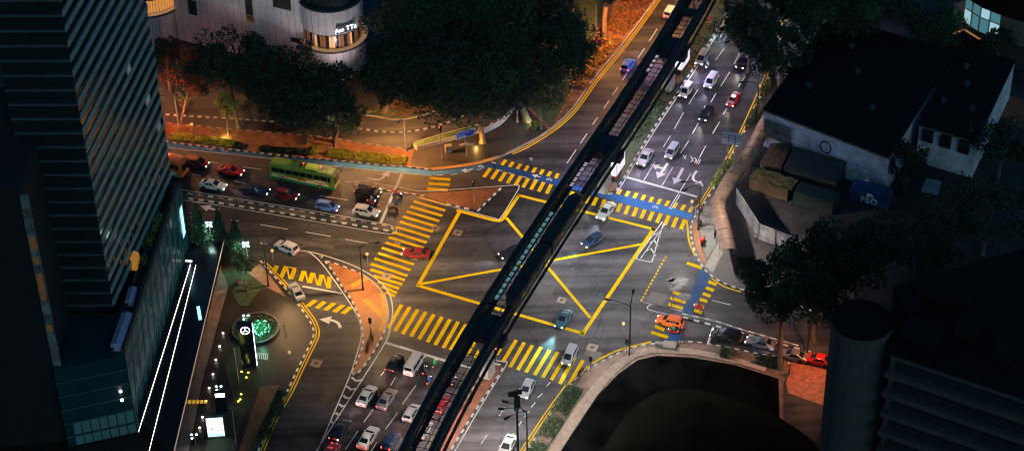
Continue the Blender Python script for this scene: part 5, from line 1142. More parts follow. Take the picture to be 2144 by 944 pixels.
# ---------------------------------------------------------------- traffic
GW, GN, GS, GX, GE = 'cars waiting on the side road', 'cars coming down the upper road', 'cars queueing beside the guideway', 'cars crossing the junction', 'cars on the east road'
sd = (455, 80)
car('mpv', 411, 340, *sd, P_MAROON, 'maroon minivan with orange roof beside the orange and white coach', GW)
roofo = [o for o in COL.objects if o.name == 'minivan'][0]
car('sedan', 483, 356, *sd, P_RED, 'bright red sedan alone behind the green coach', GW)
car('sedan', 446, 386, *sd, P_WHITE, 'white sedan in front of the orange coach, behind the dark pickup', GW)
car('pickup', 533, 397, *sd, P_NAVY, 'dark navy pickup between the white sedan and the dark red hatchback', GW)
car('hatch', 600, 407, *sd, P_MAROON, 'dark red hatchback alongside the green coach', GW, s=1.06)
car('mpv', 685, 431, *sd, P_BLUE, 'small blue minivan behind the white crossover', GW, s=.92)
car('suv', 770, 402, *sd, P_BLACK, 'black off roader among motorbikes at the stop line', GW, brake=True, s=.98)
car('suv', 767, 442, *sd, P_WHITE, 'white crossover first at the stop line beside the striped divider', GW, brake=True, s=.98)
cg = make_coach((mat('coach green', (.24, .34, .04), .35, var=.22, scale=.7, coat=.4), mat('coach dark green', (.01, .22, .07), .35, var=.1), (mat('coach cream', (.85, .68, .40), .4, var=.2, scale=1.5), mat('coach red', (.55, .04, .03), .4))))
def put_coach(o, x, y, dx, dy, label):
    c_ = P(x, y, 1.5); o.location = (c_.x, c_.y, .002); o.rotation_euler = (0, 0, road_dir(x, y, dx, dy)); o['label'] = label; o['category'] = 'coach'; o['group'] = 'coaches on the side road'
put_coach(cg, 637, 366, 455, 85, 'long green coach with red flower graphics waiting on the side road')
co = make_coach((mat('coach orange', (.70, .13, .02), .35, var=.15, coat=.4), mat('coach lower green', (.02, .30, .14), .35), (mat('coach white', (.6, .58, .52), .4), mat('coach stripe', (.65, .12, .02), .4))))
put_coach(co, 322, 340, 455, 95, 'orange and white coach whose front shows past the glass tower')
car('suv', 600, 517, -180, -78, P_WHITE, 'white crossover leaving to the left by the slip lane', GX, head=False, s=.98)
car('sedan', 620, 609, -62, -105, P_SILVER, 'silver sedan turning in the slip lane on the yellow stripes', GX, head=False, s=.98)
car('sedan', 871, 529, -220, -26, P_MAROON, 'dark red sedan driving left over the left crosswalk', GX)
car('sedan', 1073, 526, -60, 22, P_BLACK, 'black sedan coming out from under the guideway', GX)
car('sedan', 1269, 441, -30, 36, P_WHITE, 'white sedan turning off the upper crosswalk into the yellow box', GX, glow=1600, beam=(.5, .62, 1.))
car('hatch', 1242, 503, -45, 24, P_NAVY, 'dark blue hatchback crossing the right half of the yellow box', GX, glow=1500, beam=(.25, .8, 1.), s=1.05)
car('sedan', 1180, 666, -26, 40, P_TEAL, 'dark teal sedan at the lower edge of the yellow box with beam on', GX, glow=14000, beam=(.35, .92, 1.), s=.95, cone=38)
car('mpv', 1193, 743, -20, 40, P_SILVER, 'silver minivan driving over the lower right crosswalk', GX, glow=250, beam=(1, .9, .7), s=.95)
car('hatch', 1103, 813, -20, 40, P_SILVER, 'silver hatchback behind the tall signal mast', GX, head=True)
car('sedan', 1062, 932, -20, 38, P_WHITE, 'white sedan leaving at the bottom of the right carriageway', GX)
nd = (-30, 45)
car('sedan', 1351, 329, *nd, P_SILVER, 'silver sedan nearest the stop line next to the striped median', GN)
car('mpv', 1407, 316, *nd, P_SILVER, 'silver minivan by the white road arrows', GN, s=.92)
car('mpv', 1437, 189, *nd, P_WHITE, 'white minivan in the lane beside the planted median', GN, s=.95)
car('mpv', 1489, 169, *nd, P_WHITE, 'cream minivan with bright headlights in the second lane', GN, glow=500, beam=(.75, .8, 1.), s=.98)
car('mpv', 1471, 121, *nd, P_SILVER, 'silver minivan beside the lit advertising prism', GN)
car('suv', 1479, 238, *nd, P_BLACK, 'black off roader with glowing headlights in the middle lane', GN, glow=500, beam=(1, .8, .6), s=.92)
taxi = car('sedan', 1536, 207, *nd, P_RED, 'red taxi with silver bonnet in the outer lane', GN, glow=250, beam=(1, .8, .6), s=.9)
m = M(); m.box((1.45, 0, .925), (1.05, 1.3, .05)); m.box((0, 0, 1.47), (1.4, .95, .03)); m.build('bonnet', P_SILVER, taxi)
m = M(); m.box((0.1, 0, 1.56), (.2, .6, .16)); m.build('roof_sign', HEAD, taxi)
car('sedan', 1557, 128, *nd, P_BLACK, 'dark sedan half hidden by the trees in the outer lane', GN, glow=500, beam=(1, .75, .55))
car('sedan', 1527, 44, *nd, P_GREY, 'grey sedan under the trees with dazzling headlights', GN, glow=2600, beam=(.5, .9, 1.))
car('hatch', 1315, 136, 30, -45, P_BLUE, 'bright blue hatchback driving away on the upper left carriageway', 'cars driving away up the road', head=False, brake=True, s=1.1)
car('mpv', 1404, 24, 30, -45, P_WHITE, 'white minivan half under the guideway at the top edge', 'cars driving away up the road', head=False, brake=True)
ud = (27, -42)
car('sedan', 826, 757, *ud, P_BLACK, 'black sedan first at the lower stop line', GS, head=False, brake=True, s=.9)
car('van', 868, 761, *ud, P_WHITE, 'boxy cream passenger van at the lower stop line', GS, head=False, brake=True)
car('sedan', 768, 826, *ud, P_WHITE, 'white sedan beside the white chevrons', GS, head=False, brake=True)
car('sedan', 810, 833, *ud, P_GREY, 'grey sedan between the white sedan and the guideway', GS, head=False, brake=True)
car('hatch', 862, 862, *ud, P_SILVER, 'silver hatchback half hidden under the guideway', GS, head=False, brake=True)
car('sedan', 712, 898, *ud, P_BLACK, 'black sedan at the narrow end of the chevrons', GS, head=False, brake=True)
car('sedan', 771, 914, *ud, P_WHITE, 'white sedan at the bottom of the queue', GS, head=False, brake=True, s=1.04)
car('hatch', 818, 922, *ud, P_NAVY, 'dark blue hatchback beside the guideway at the bottom', GS, head=False, brake=True)
car('sedan', 690, 948, *ud, P_MAROON, 'dark red sedan cut by the bottom edge', GS, head=False, brake=True)
car('hatch', 925, 846, *ud, P_MAROON, 'dark red hatchback seen through the guideway lattice', GS, head=False, brake=True)
car('hatch', 887, 898, *ud, P_SILVER, 'silver hatchback under the guideway lattice near the bottom', GS, head=False, brake=True)
ed = (-150, -34)
car('suv', 1403, 672, *ed, P_ORANGE, 'orange crossover stopped on the right crosswalk', GE, s=.98)
car('suv', 1521, 703, *ed, P_BLACK, 'large black off roader beside the east divider', GE, s=1.1)
car('sedan', 1592, 716, *ed, P_GREY, 'grey sedan under the big street tree', GE, glow=200, beam=(1, .9, .8))
car('sedan', 1660, 742, *ed, P_GREY, 'grey sedan waiting at the red driveway behind the tree trunk', GE, head=False, brake=True)
car('sedan', 1712, 752, *ed, P_RED, 'red sedan beside the rounded dark stair drum', GE, s=1.05)
m = M(); m.loft([ring_rect(-1.9, .45, .62, 1.66, .2), ring_rect(-1.85, .4, .58, 1.72, .2)]); m.build('roof_panel', P_ORANGE, roofo)
# motorbikes and people
bike(789, 398, *sd, P_BLACK, 'black motorbike squeezing between the black off roader and the signal island', 'orange', 'rider in orange jacket and white helmet beside the black off roader')
bike(779, 423, *sd, P_RED, 'red motorbike between the black off roader and the white crossover', 'grey', 'rider in grey between two waiting cars')
bike(832, 408, *sd, P_NAVY, 'navy motorbike over the stop line near the signal island', 'red', 'rider in red jacket ahead of the stop line', 'dark')
bike(823, 435, *sd, P_BLACK, 'black motorbike over the stop line in front of the white crossover', None, None, brake=False)
bike(890, 776, *ud, P_BLACK, 'black motorbike right beside the cream van', 'dark', 'rider in dark clothes beside the cream van', 'grey')
bike(911, 763, *ud, P_TEAL, 'teal motorbike nearest the lower crosswalk beside the guideway', 'green', 'rider in green jacket at the lower stop line', 'white')
bike(899, 797, *ud, P_BLUE, 'blue motorbike behind the others beside the guideway', 'blue', 'rider in blue jacket behind the cream van', 'orange')
bike(951, 799, *ud, P_BLACK, 'black motorbike seen through the guideway lattice', 'dark', 'rider in dark clothes below the guideway', 'dark')
bike(1408, 693, -60, -12, P_RED, 'red motorbike beside the orange crossover', 'green', 'rider in green jacket beside the orange crossover', 'red')
bike(1462, 643, -60, -12, P_RED, 'red motorbike on the short stripes of the right crosswalk', 'red', 'rider in red on the right crosswalk', 'dark')
bike(1481, 141, *nd, P_SILVER, 'silver motorbike weaving between white minivans', 'white', 'rider in white between the white minivans', 'white')
bike(1344, 174, 30, -45, P_BLACK, 'black motorbike seen through the upper guideway lattice', 'red', 'rider in red below the upper guideway', 'dark')
bike(1472, 505, 30, -60, P_RED, 'red topped motorbike parked on the footway by the signal post', None, None, brake=False, z=FOOT)
m = M(); m.box((-.55, 0, .98), (.5, .5, .42)); m.build('delivery_box', P_RED, BIKE_USED[-1])
bike(779, 700, 10, 40, P_MAROON, 'dark maroon scooter parked on the orange slip road island', None, None, brake=False, z=FOOT)
# cyclist
c_ = P(1112, 340, .5); rz = road_dir(1112, 340, -20, -45)
b = thing('bicycle', 'thin bicycle ridden up the road by the upper crosswalk', 'bicycle', (c_.x, c_.y, .002), rz)
for x in (-.5, .52):
    m = M(); m.lathe([(.30, -.02), (.34, -.02), (.34, .02), (.30, .02), (.30, -.02)], (0, 0, 0), 16, 'Y'); m.build('wheel', RUBBER, b, loc=(x, 0, .34))
m = M(); m.tube([(-.5, 0, .34), (-.1, 0, .32), (-.2, 0, .85), (-.5, 0, .34)], .025, 5); m.tube([(-.1, 0, .32), (.38, 0, .8), (-.18, 0, .78)], .025, 5); m.tube([(.52, 0, .34), (.36, 0, .98)], .025, 5); m.build('frame', GREYM, b)
m = M(); m.tube([(.36, -.28, 1.0), (.36, .28, 1.0)], .02, 5); m.build('handlebar', BLACKM, b); m = M(); m.box((-.22, 0, .88), (.26, .16, .07)); m.build('saddle', BLACKM, b)
f = Vector((math.cos(rz), math.sin(rz))) * -.2; person('ride', (c_.x + f.x, c_.y + f.y, .06), rz, 'white', 'cyclist in white shirt riding up the road', None)
for x, y, rz, sh, lab in ((1582, 508, 1.2, 'pink', 'person in pink standing at the foot of the white hoarding'), (1409, 638, 2.9, 'pink', 'person in pink crossing on the right crosswalk'),
                          (1652, 781, .4, 'orange', 'person in orange standing by the red driveway corner'), (1497, 500, 2., 'dark', 'person in dark clothes standing by the parked red motorbike')):
    c_ = P(x, y, FOOT); person('walk' if 'cross' in lab else 'stand', (c_.x, c_.y, FOOT if 'cross' not in lab else .02), rz, sh, lab)
for k_, o in list(CARS.items()):
    if k_ not in USED:
        for ch in list(o.children_recursive): bpy.data.objects.remove(ch)
        bpy.data.objects.remove(o)
# ---------------------------------------------------------------- trees and planting
TW = 'street trees behind the side road'
tree(402, 160, 7.5, 5.4, 4.8, 3000, 11, 'tree with painted red lamp light beside the glass tower', LF_LIT_RED, LF_DARK, .35, base=(378, 262), size=.42, trunk=.2)
tree(346, 108, 9, 3.0, 3.6, 1500, 12, 'small dark tree pressed against the tower corner', LF_DARK, size=.5)
tree(470, 122, 10, 8., 5, 4600, 13, 'dark spreading tree with thin gaps in front of the pale wall', LF_DARK, base=(500, 268), size=.5, trunk=.35)
tree(565, 125, 10, 8.4, 5, 5400, 14, 'dark crown right of the thin spreading tree below the pale wall', LF_DARK, base=(560, 250), size=.52)
tree(476, 218, 4.6, 2.1, 2.6, 1000, 15, 'small yellow green tree lit by the road lamp', LF_LITE, base=(478, 283), size=.36, trunk=.16)
tree(684, 190, 8, 7.0, 4.2, 5000, 16, 'dense dark tree below the round concrete tower', LF_DARK, base=(668, 262), size=.52)
tree(630, 222, 7.5, 8.4, 4.2, 6000, 17, 'low dark tree overhanging the hedge behind the green coach', LF_DARK, LF_MID, .15, base=(640, 300), size=.5)
tree(714, 246, 6., 4.6, 3., 2600, 18, 'dark tree reaching over the striped service road divider', LF_DARK, base=(700, 300), size=.48)
tree(585, 190, 8.5, 7.2, 4.4, 4600, 20, 'dark tree filling the middle of the row behind the hedge', LF_DARK, base=(585, 262), size=.5)
BT = 'huge dark trees at the top of the scene'
for i, (x, y, z, rx, rz, n, base, lab) in enumerate([
    (870, 40, 12, 7.4, 5., 4600, None, 'huge dark tree right of the round concrete tower, at the top edge'), (846, 150, 10, 6.2, 4.2, 4000, (806, 236), 'huge dark tree overhanging the raised planting bed'),
    (955, 45, 13, 9., 5.5, 5200, None, 'huge dark tree in the middle of the top edge'), (945, 160, 11, 8., 5, 4600, (935, 222), 'huge dark tree above the striped service road divider'),
    (1080, 40, 13, 9., 5.5, 5200, None, 'huge dark tree at the top, left of the lit trunk'), (1062, 150, 11.5, 7.8, 5, 4600, (1104, 254), 'huge dark tree over the straight pale trunk on the plaza edge'),
    (1165, 95, 11, 6., 5., 3600, None, 'huge dark tree beside the orange grass bank')]):
    tree(x, y, z, rx * 1.38, rz * 1.25, int(n * 2.6), 30 + i, lab, LF_DARK, LF_MID, .3, base=base, size=.5, clumps=38, group=BT, trunk=.6 if base else .5)
OT = mat('bark painted lamp lit', (.30, .16, .07), .9, var=.4, scale=3, bump=.5)  # bark copy lightened and warmed to carry lamp light in its colour
tree(1002, 215, 7, 3.2, 2.4, 1500, 41, 'vine wrapped leaning tree lit orange behind the blue direction sign', LF_DARK, LF_LITE, .3, base=(1010, 300), size=.4, trunk=.42, tm=OT)
tree(1275, -38, 10, 5.5, 3.5, 2600, 42, 'tree with thick orange lit trunk on the grass bank', LF_DARK, base=(1266, 84), size=.5, trunk=.5, tm=OT)
RT = 'dark trees beside the warehouse'
for i, (x, y, z, rx, rz, n, lab) in enumerate([(1575, 62, 9, 4.8, 4, 3000, 'dark tree overhanging the outer lanes, beside the headlights'), (1618, 18, 11, 7, 4.5, 3600, 'dark tree at the top edge over the upper road'), (1640, 112, 8, 5.4, 4, 2900, 'dark tree touching the corner of the black roof'),
    (1720, 30, 10, 7.5, 4.5, 3600, 'dark tree behind the black warehouse roof'), (1840, 20, 10, 8, 4.5, 3600, 'broad dark tree behind the gap between the two roofs'), (1950, 62, 8, 5., 4, 2600, 'dark tree left of the bright glazed hall')]):
    tree(x, y, z, rx * 1.25, rz * 1.15, int(n * 1.8), 50 + i, lab, LF_DARK, LF_MID, .2, size=.48, group=RT)
tree(2092, 88, 6, 3.6, 3, 1800, 60, 'small dark tree in front of the bright glazed hall', LF_DARK, size=.45)
tree(1900, 335, 6, 4.2, 3.4, 2300, 61, 'dark tree between the warehouse and the annex', LF_DARK, size=.5)
tree(2100, 300, 8, 6, 4, 2800, 62, 'dark tree at the right edge below the red court', LF_DARK, size=.55)
tree(1640, 600, 9, 8.6, 5.4, 6800, 63, 'big street tree with forked dark trunk over the east road', LF_DARK, LF_MID, .2, base=(1632, 772), size=.48, trunk=.42, clumps=22)
tree(1575, 570, 6.5, 3.2, 3., 1700, 64, 'leafy tree at the bend of the white hoarding', LF_MID, LF_DARK, .5, size=.42)
tree(1712, 630, 8, 5.2, 4.6, 3000, 65, 'sparse tree just left of the rounded stair drum', LF_DARK, LF_MID, .2, size=.45)
YT = 'dark trees inside the yard'
for i, (x, y, z, rx, rz, n, lab) in enumerate([(1715, 545, 8, 5., 4, 2600, 'dark yard tree at the end of the hoarding'), (1800, 530, 9, 6, 4.5, 2800, 'dark yard tree above the rounded stair drum'), (1930, 500, 9, 6.5, 4.5, 2800, 'dark yard tree below the blue container'), (2070, 440, 9, 7, 4.5, 2800, 'dark yard tree near the right edge, above the ledged block')]):
    tree(x, y, z, rx * 1.35, rz * 1.2, int(n * 1.6), 70 + i, lab, LF_DARK, size=.55, group=YT)
CG = 'conifers on the forecourt'
for i, (x, y, h, r, lab) in enumerate([(392, 520, 12., 2.0, 'tall dense conifer standing against the podium glass'), (424, 535, 10.5, 2.0, 'conifer lit green on its right side beside the lamp cluster'), (466, 535, 9.6, 1.75, 'thin pointed conifer between the two lamp clusters'), (500, 552, 9.0, 1.9, 'conifer by the kerb with a lamp cluster shining in it')]):
    conifer(x, y, h, r, 2600, 80 + i, lab, group=CG)
tree(512, 552, 3.6, 2.0, 1.6, 1100, 90, 'round topped young tree on the small lawn', LF_MID, base=(518, 612), size=.34, trunk=.09)
# planted round bed with its green lit bush
pb = P(536, 690, FOOT); t = thing('round_planter', 'round stone planter ring beside the star emblem pylon', 'planter', (pb.x, pb.y, FOOT))
m = M(); m.lathe([(3.7, 0), (3.7, .5), (3.4, .5), (3.4, .3), (.02, .3)], n=36); m.build('ring', mat('dark granite ring', (.06, .055, .05), .4, var=.2), t)
m = M(); rnd = random.Random(5)
for i in range(2600): a, r = rnd.uniform(0, 6.28), 3.3 * math.sqrt(rnd.random()); leaf(m, Vector((r * math.cos(a), r * math.sin(a), .3 + rnd.uniform(0, .35))), .2, rnd)
m.build('ground_cover', LF_MID, t)
gbp = P(545, 682, 1.2); t = thing('lit_bush', 'dome bush glowing green from lights inside it', 'bush', (gbp.x, gbp.y, FOOT + .3)); m = M()
for i in range(1700):
    d_ = Vector((rnd.gauss(0, 1), rnd.gauss(0, 1), abs(rnd.gauss(0, 1)))).normalized() * 1.45 * rnd.uniform(.75, 1.05); leaf(m, d_ + Vector((0, 0, .1)), .22, rnd)
m.build('foliage', mat('leaves bush', (.06, .22, .10), .7, var=.4), t); m = M()
for i in range(60): d_ = Vector((rnd.gauss(0, 1), rnd.gauss(0, 1), abs(rnd.gauss(0, 1)))).normalized() * 1.5; m.lathe([(.01, -.06), (.06, 0), (.01, .06)], tuple(d_ + Vector((0, 0, .1))), 6)
m.build('fairy_lights', mat('green fairy light', (.2, .8, .5), .4, emit=(.25, 1., .6), es=6, var=0), t); point(t, (.2, -2.0, 2.4), 420, (.25, 1., .62), .25)
# hedges
shrub_strip([(358, 287), (400, 291), (450, 297), (490, 302)], 2.0, .8, 3200, 1, 'low hedge with painted yellow lamp light beside the blue cycle lane near the tower', [LF_LITE, LF_LIT_YEL])
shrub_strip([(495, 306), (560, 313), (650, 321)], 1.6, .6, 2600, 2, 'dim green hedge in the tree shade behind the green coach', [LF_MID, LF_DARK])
shrub_strip([(655, 316), (720, 325), (790, 333), (850, 338)], 2.4, 1.0, 6000, 3, 'hedge with painted yellow lamp light ending at the lamp pole', [LF_LIT_YEL, LF_LIT_YEL, LF_LITE])
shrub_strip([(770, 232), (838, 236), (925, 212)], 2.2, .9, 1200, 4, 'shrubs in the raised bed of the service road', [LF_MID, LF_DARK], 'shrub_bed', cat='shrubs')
shrub_strip([(1212, 182), (1232, 148), (1256, 116), (1286, 84)], 3.4, .7, 3400, 5, 'ground shrubs with painted orange lamp light on the grass bank beside the road', [LF_LIT_OR, LF_LIT_OR, LF_MID], 'shrub_bed', cat='shrubs')
shrub_strip([(1284, 68), (1314, 34), (1345, -10)], 4.6, .8, 3200, 6, 'ground shrubs with painted orange lamp light right of the lit trunk', [LF_LIT_RED, LF_MID, LF_LIT_OR], 'shrub_bed', cat='shrubs')
shrub_strip([(1228, 125), (1240, 100), (1250, 78)], 3., 1.8, 1200, 7, 'leafy green bush behind the round red sign', [LF_LITE, LF_MID], 'bush', cat='bush')
shrub_strip([(1116, 263), (1128, 268)], 2.2, .8, 500, 8, 'little bright bush at the foot of the straight pale trunk', [LF_LITE, LF_MID], 'bush', cat='bush')
shrub_strip([(1325, 295), (1366, 238), (1400, 185)], 2.4, .8, 1500, 9, 'low shrubs on the median between the two light boxes', [LF_MID, LF_DARK], 'shrub_bed', cat='shrubs')
shrub_strip([(1440, 130), (1480, 70), (1520, 5)], 2.6, .9, 1500, 10, 'low shrubs on the median above the upper light box', [LF_MID, LF_DARK], 'shrub_bed', cat='shrubs')
shrub_strip([(1617, 135), (1604, 180), (1588, 225)], 1.6, 1.4, 1200, 11, 'yellow green shrubs between the edge lines and the black roof', [LF_LITE, LF_MID], 'bush', cat='bush')
shrub_strip([(1586, 235), (1568, 275)], 2., 1.1, 900, 12, 'green hedge alongside the top of the covered footway', [LF_MID])
shrub_strip([(1530, 340), (1508, 372), (1492, 400)], 2., 1.1, 1300, 13, 'green hedge between road and covered footway below the sign back', [LF_MID, LF_LITE])
shrub_strip([(1208, 808), (1180, 850), (1150, 900), (1120, 950)], 2.6, 1.0, 3600, 14, 'long green hedge along the lower right road', [LF_MID, LF_MID, LF_DARK])
shrub_strip([(1484, 733), (1540, 745), (1600, 756), (1636, 766)], 2.2, 1.1, 2300, 15, 'dark green hedge beside the large black off roader', [LF_MID, LF_DARK])
shrub_strip([(592, 822), (574, 868), (545, 930)], 2., .6, 1500, 16, 'strip of grass tufts along the forecourt kerb', [LF_MID, LF_DARK], 'shrub_bed', cat='shrubs')
shrub_strip([(298, 560), (312, 515), (330, 470), (338, 455)], 1.6, 1.6, 1300, 17, 'leafy green planting at the foot of the tower on the podium roof', [LF_LITE, LF_MID], 'shrub_bed', z=15., cat='shrubs')
# ---------------------------------------------------------------- street furniture and lights
WARML = (1., .60, .27); ORL = (1., .42, .11); COOLL = (.74, .74, 1.); NEUT = (1., .92, .86)
HEADM = mat('lamp glass', (.5, .5, .5), .3, emit=(1, .7, .4), es=1.5, var=0)
def lamp(x, y, h, arms, label, z=FOOT, group='street lamps around the junction', col=NEUT, watts=400., r=.11, dim=1., cone=158, fall='Constant', m_=None):
    """post with curved arms; arms: (heading in survey px, reach in m)"""
    b = P(x, y, z); t = thing('street_lamp', label, 'street lamp', (b.x, b.y, z), 0, group); mm_ = m_ or BLACKM
    m = M(); m.lathe([(r * 2.2, 0), (r * 2.2, .12), (r * 1.5, .3)], n=10); m.tube([(0, 0, 0), (0, 0, h * .5), (0, 0, h)], [r * 1.3, r, r * .75], 8); m.build('post', mm_, t, smooth=40)
    for (dx, dy), reach in arms:
        a = road_dir(x, y, dx, dy); d = Vector((math.cos(a), math.sin(a), 0)); m = M()
        m.tube([(0, 0, h - .1), d * reach * .35 + Vector((0, 0, h + .35)), d * reach * .7 + Vector((0, 0, h + .5)), d * reach + Vector((0, 0, h + .45))], [r * .7, r * .55, r * .5, r * .5], 6); m.build('arm', mm_, t)
        e = d * (reach + .3) + Vector((0, 0, h + .42)); m = M(); m.loft([[(e.x + d.x * u - d.y * v * w_, e.y + d.y * u + d.x * v * w_, e.z + zz) for v, zz in ((-1, -.05), (-.7, .1), (.7, .1), (1, -.05))] for u, w_ in ((-.45, .1), (-.2, .22), (.35, .22), (.5, .12))]); hd = m.build('lamp_head', mm_, t, smooth=40)
        m = M(); q = [(e.x + d.x * u - d.y * v, e.y + d.y * u + d.x * v, e.z - .07) for u, v in ((-.3, -.15), (-.3, .15), (.35, .15), (.35, -.15))]; m.poly(q); m.build('lens', HEADM, hd)
        if watts: spot(t, (e.x, e.y, e.z - .15), watts, col, cone, .7, .22, falloff=fall)
    return t
lamp(562, 598, 8.6, [((30, -6), 2.4)], 'black street lamp on the forecourt kerb reaching over the slip lane', col=WARML, watts=LP[0])
lamp(760, 606, 8.6, [((30, -3), 2.4)], 'black street lamp on the orange slip road island', col=WARML, watts=LP[1])
lamp(1318, 742, 9.6, [((-40, -8), 3.4), ((8, -40), 2.6)], 'black double arm street lamp at the curved lower right corner', col=NEUT, watts=LP[2])
lamp(1462, 480, 9.2, [((-30, 0), 2.4), ((-40, 22), 3.)], 'black street lamp on the right corner footway beside the crosswalk', col=NEUT, watts=LP[3])
lamp(1104, 952, 8.6, [((-40, -14), 3.), ((-40, 0), 3.2), ((-38, 18), 3.)], 'black three headed street lamp at the bottom beside the hedge', col=NEUT, watts=LP[4])
lamp(374, 266, 7.2, [((30, 12), 1.6)], 'thin street lamp post in front of the red lit tree', col=ORL, watts=LP[5], m_=GREYM)
lm5 = [o for o in COL.objects if o.name.startswith('street_lamp')][-1]; pp5 = P(388, 168, 6.5); point(lm5, (pp5.x - lm5.location.x - 1.5, pp5.y - lm5.location.y - 4.6, 4.), 1700, (1., .22, .05), .3)
lamp(292, 262, 8., [((30, 20), 2.)], 'added street lamp on the verge hidden behind the glass tower', col=(1., .4, .14), watts=LP[17], m_=GREYM)  # lamp added out of view to brighten the orange coach
lamp(850, 317, 6.6, [((-20, 16), 1.2)], 'thin street lamp pole at the end of the yellow lit hedge', col=ORL, watts=LP[6], m_=GREYM)
lamp(1083, 256, 6.2, [((12, 20), 1.4)], 'thin street lamp pole left of the straight pale trunk', col=NEUT, watts=LP[7], m_=GREYM)
lamp(1247, 84, 8., [((20, 10), 2.2)], 'thin street lamp pole beside the orange lit trunk', col=ORL, watts=LP[8], m_=GREYM)
lamp(1640, 60, 9., [((-40, 10), 3.)], 'street lamp hidden in the trees over the upper road', col=COOLL, watts=LP[9])
lamp(1583, 262, 8.5, [((-36, 0), 2.6)], 'street lamp by the hedge at the warehouse corner', col=(1, .75, .6), watts=LP[10])
lamp(1690, 738, 7.5, [((10, 20), 2.)], 'street lamp in the tree by the red driveway', col=(1, .36, .14), watts=LP[13], z=.02)
lamp(1452, 20, 9., [((-30, -6), 2.6)], 'street lamp on the planted median near the top edge', col=ORL, watts=LP[14])
lamp(700, 306, 8., [((0, 20), 2.4)], 'street lamp hidden in the low tree behind the green coach', col=WARML, watts=LP[16])
def added_wall_flood(x, y, tx, ty, tz, watts, col, label):  # posts added under the trees so the pale building gets light
    b = P(x, y, FOOT); t = thing('floodlight_post', label, 'floodlight', (b.x, b.y, FOOT), 0, 'added floodlights aimed at the pale building'); m = M(); m.tube([(0, 0, 0), (0, 0, 3.2)], .07, 6); m.build('post', GREYM, t); m = M(); m.box((0, 0, 3.35), (.6, .3, .45)); m.build('housing', BLACKM, t)
    p = P(tx, ty, tz); spot(t, (0, .25, 3.4), watts, col, 120, .9, .3, target=(p.x - b.x, p.y - b.y, p.z - FOOT), falloff='Linear')
added_wall_flood(470, 165, 465, 40, 12, LP[11], (1., .84, .84), 'added floodlight post under the trees aimed at the pale wall')
added_wall_flood(585, 178, 590, 60, 12, LP[11], (1., .84, .84), 'added floodlight post between the trees aimed at the wall corner')
added_wall_flood(724, 222, 705, 90, 10, LP[12], (1., .82, .84), 'added floodlight post below the round concrete tower')
added_wall_flood(372, 140, 330, 60, 10, LP[12] * .6, (1., .84, .8), 'added floodlight post below the round tower with orange gallery')
# real light of the lit signs
for o in [o for o in COL.objects if o.name.startswith('advertising_light_box')]:
    for s in (-1, 1): spot(o, (1., s * 1.6, 3.6), LP[21], (.52, .46, 1.), 165, 1., .8, target=(1., s * 8, 1.), falloff='Quadratic', name='poster_light')
# tall signal mast at the bottom
def signal_head(parent, loc, rz, lit=0):
    m = M(); mt = Matrix.Translation(loc) @ Matrix.Rotation(rz, 4, 'Z'); m.box((0, 0, 0), (.26, .36, 1.0)); m.box((.02, 0, 0), (.04, .5, 1.15))
    for v in range(len(m.v)): m.v[v] = tuple(mt @ Vector(m.v[v]))
    h = m.build('signal_head', BLACKM, parent)
    for k_, (z, c_) in enumerate(((.35, 'red'), (0, 'amber'), (-.35, 'green'))):
        m = M(); m.lathe([(.01, .07), (.12, .05), (.13, 0)], (0, 0, 0), 10, 'X'); m.v = [tuple(mt @ Vector((v[0] + .15, v[1], v[2] + z))) for v in m.v]
        m.build('lens', SIG[c_] if k_ == lit else SIGOFF, h)
SIG = {'red': mat('signal red', (.6, .02, .02), .3, emit=(1, .08, .03), es=6, var=0), 'amber': mat('signal amber', (.6, .3, .02), .3, emit=(1, .5, .05), es=6, var=0), 'green': mat('signal green', (.02, .5, .2), .3, emit=(.1, 1, .5), es=6, var=0)}; SIGOFF = mat('signal lens dark', (.02, .02, .02), .3, var=0)
b = P(1085, 972, FOOT); t = thing('signal_mast', 'tall black camera and signal mast at the bottom edge', 'signal mast', (b.x, b.y, FOOT), 0)
m = M(); m.tube([(0, 0, 0), (0, 0, 13.8)], [.2, .15], 10); m.build('post', BLACKM, t)
m = M(); m.box((-.5, 0, 13.6), (1.3, .6, .45)); m.box((.35, 0, 14.0), (.8, .5, .5)); m.build('camera_housing', BLACKM, t)
m = M(); m.box((.05, -.1, 12.2), (.9, .5, 2.0)); m.build('control_box', DKCONC, t); m = M(); m.box((-.1, -.3, 11.0), (.7, .3, .5)); m.build('loudspeaker', GREYM, t)
# signals at crossings
def signal_post(x, y, dx, dy, label, h=3.4, z=FOOT, arm=None, lit=0):
    b = P(x, y, z); rz = road_dir(x, y, dx, dy); t = thing('traffic_light', label, 'traffic light', (b.x, b.y, z), 0, 'traffic lights of the junction')
    m = M(); m.tube([(0, 0, 0), (0, 0, h)], .07, 8); m.build('post', GREYM, t); signal_head(t, (.0, 0, h - .35), rz, lit)
signal_post(993, 424, -40, -10, 'traffic light on a pale post on the triangular signal island', 4.2)
signal_post(1040, 764, -20, 40, 'traffic light at the tip of the brick red median'); signal_post(1312, 738, 20, -40, 'low traffic light in front of the double arm lamp', 2.6)
signal_post(1456, 452, 20, -40, 'traffic light by the blue cycle lane end at the right corner', 3.2); signal_post(1467, 466, -40, -10, 'traffic light on the orange paving below the right corner lamp', 3.0)
signal_post(925, 334, -40, 10, 'banded traffic light post on the dark plaza', 6.8); signal_post(1236, 778, 30, -40, 'traffic light at the lower right corner by the hedge end', 3.0); signal_post(1424, 718, 40, 10, 'traffic light by the concrete blocks at the east kerb', 3.2)
signal_post(776, 694, 20, -40, 'traffic light standing by the maroon scooter', 2.6)
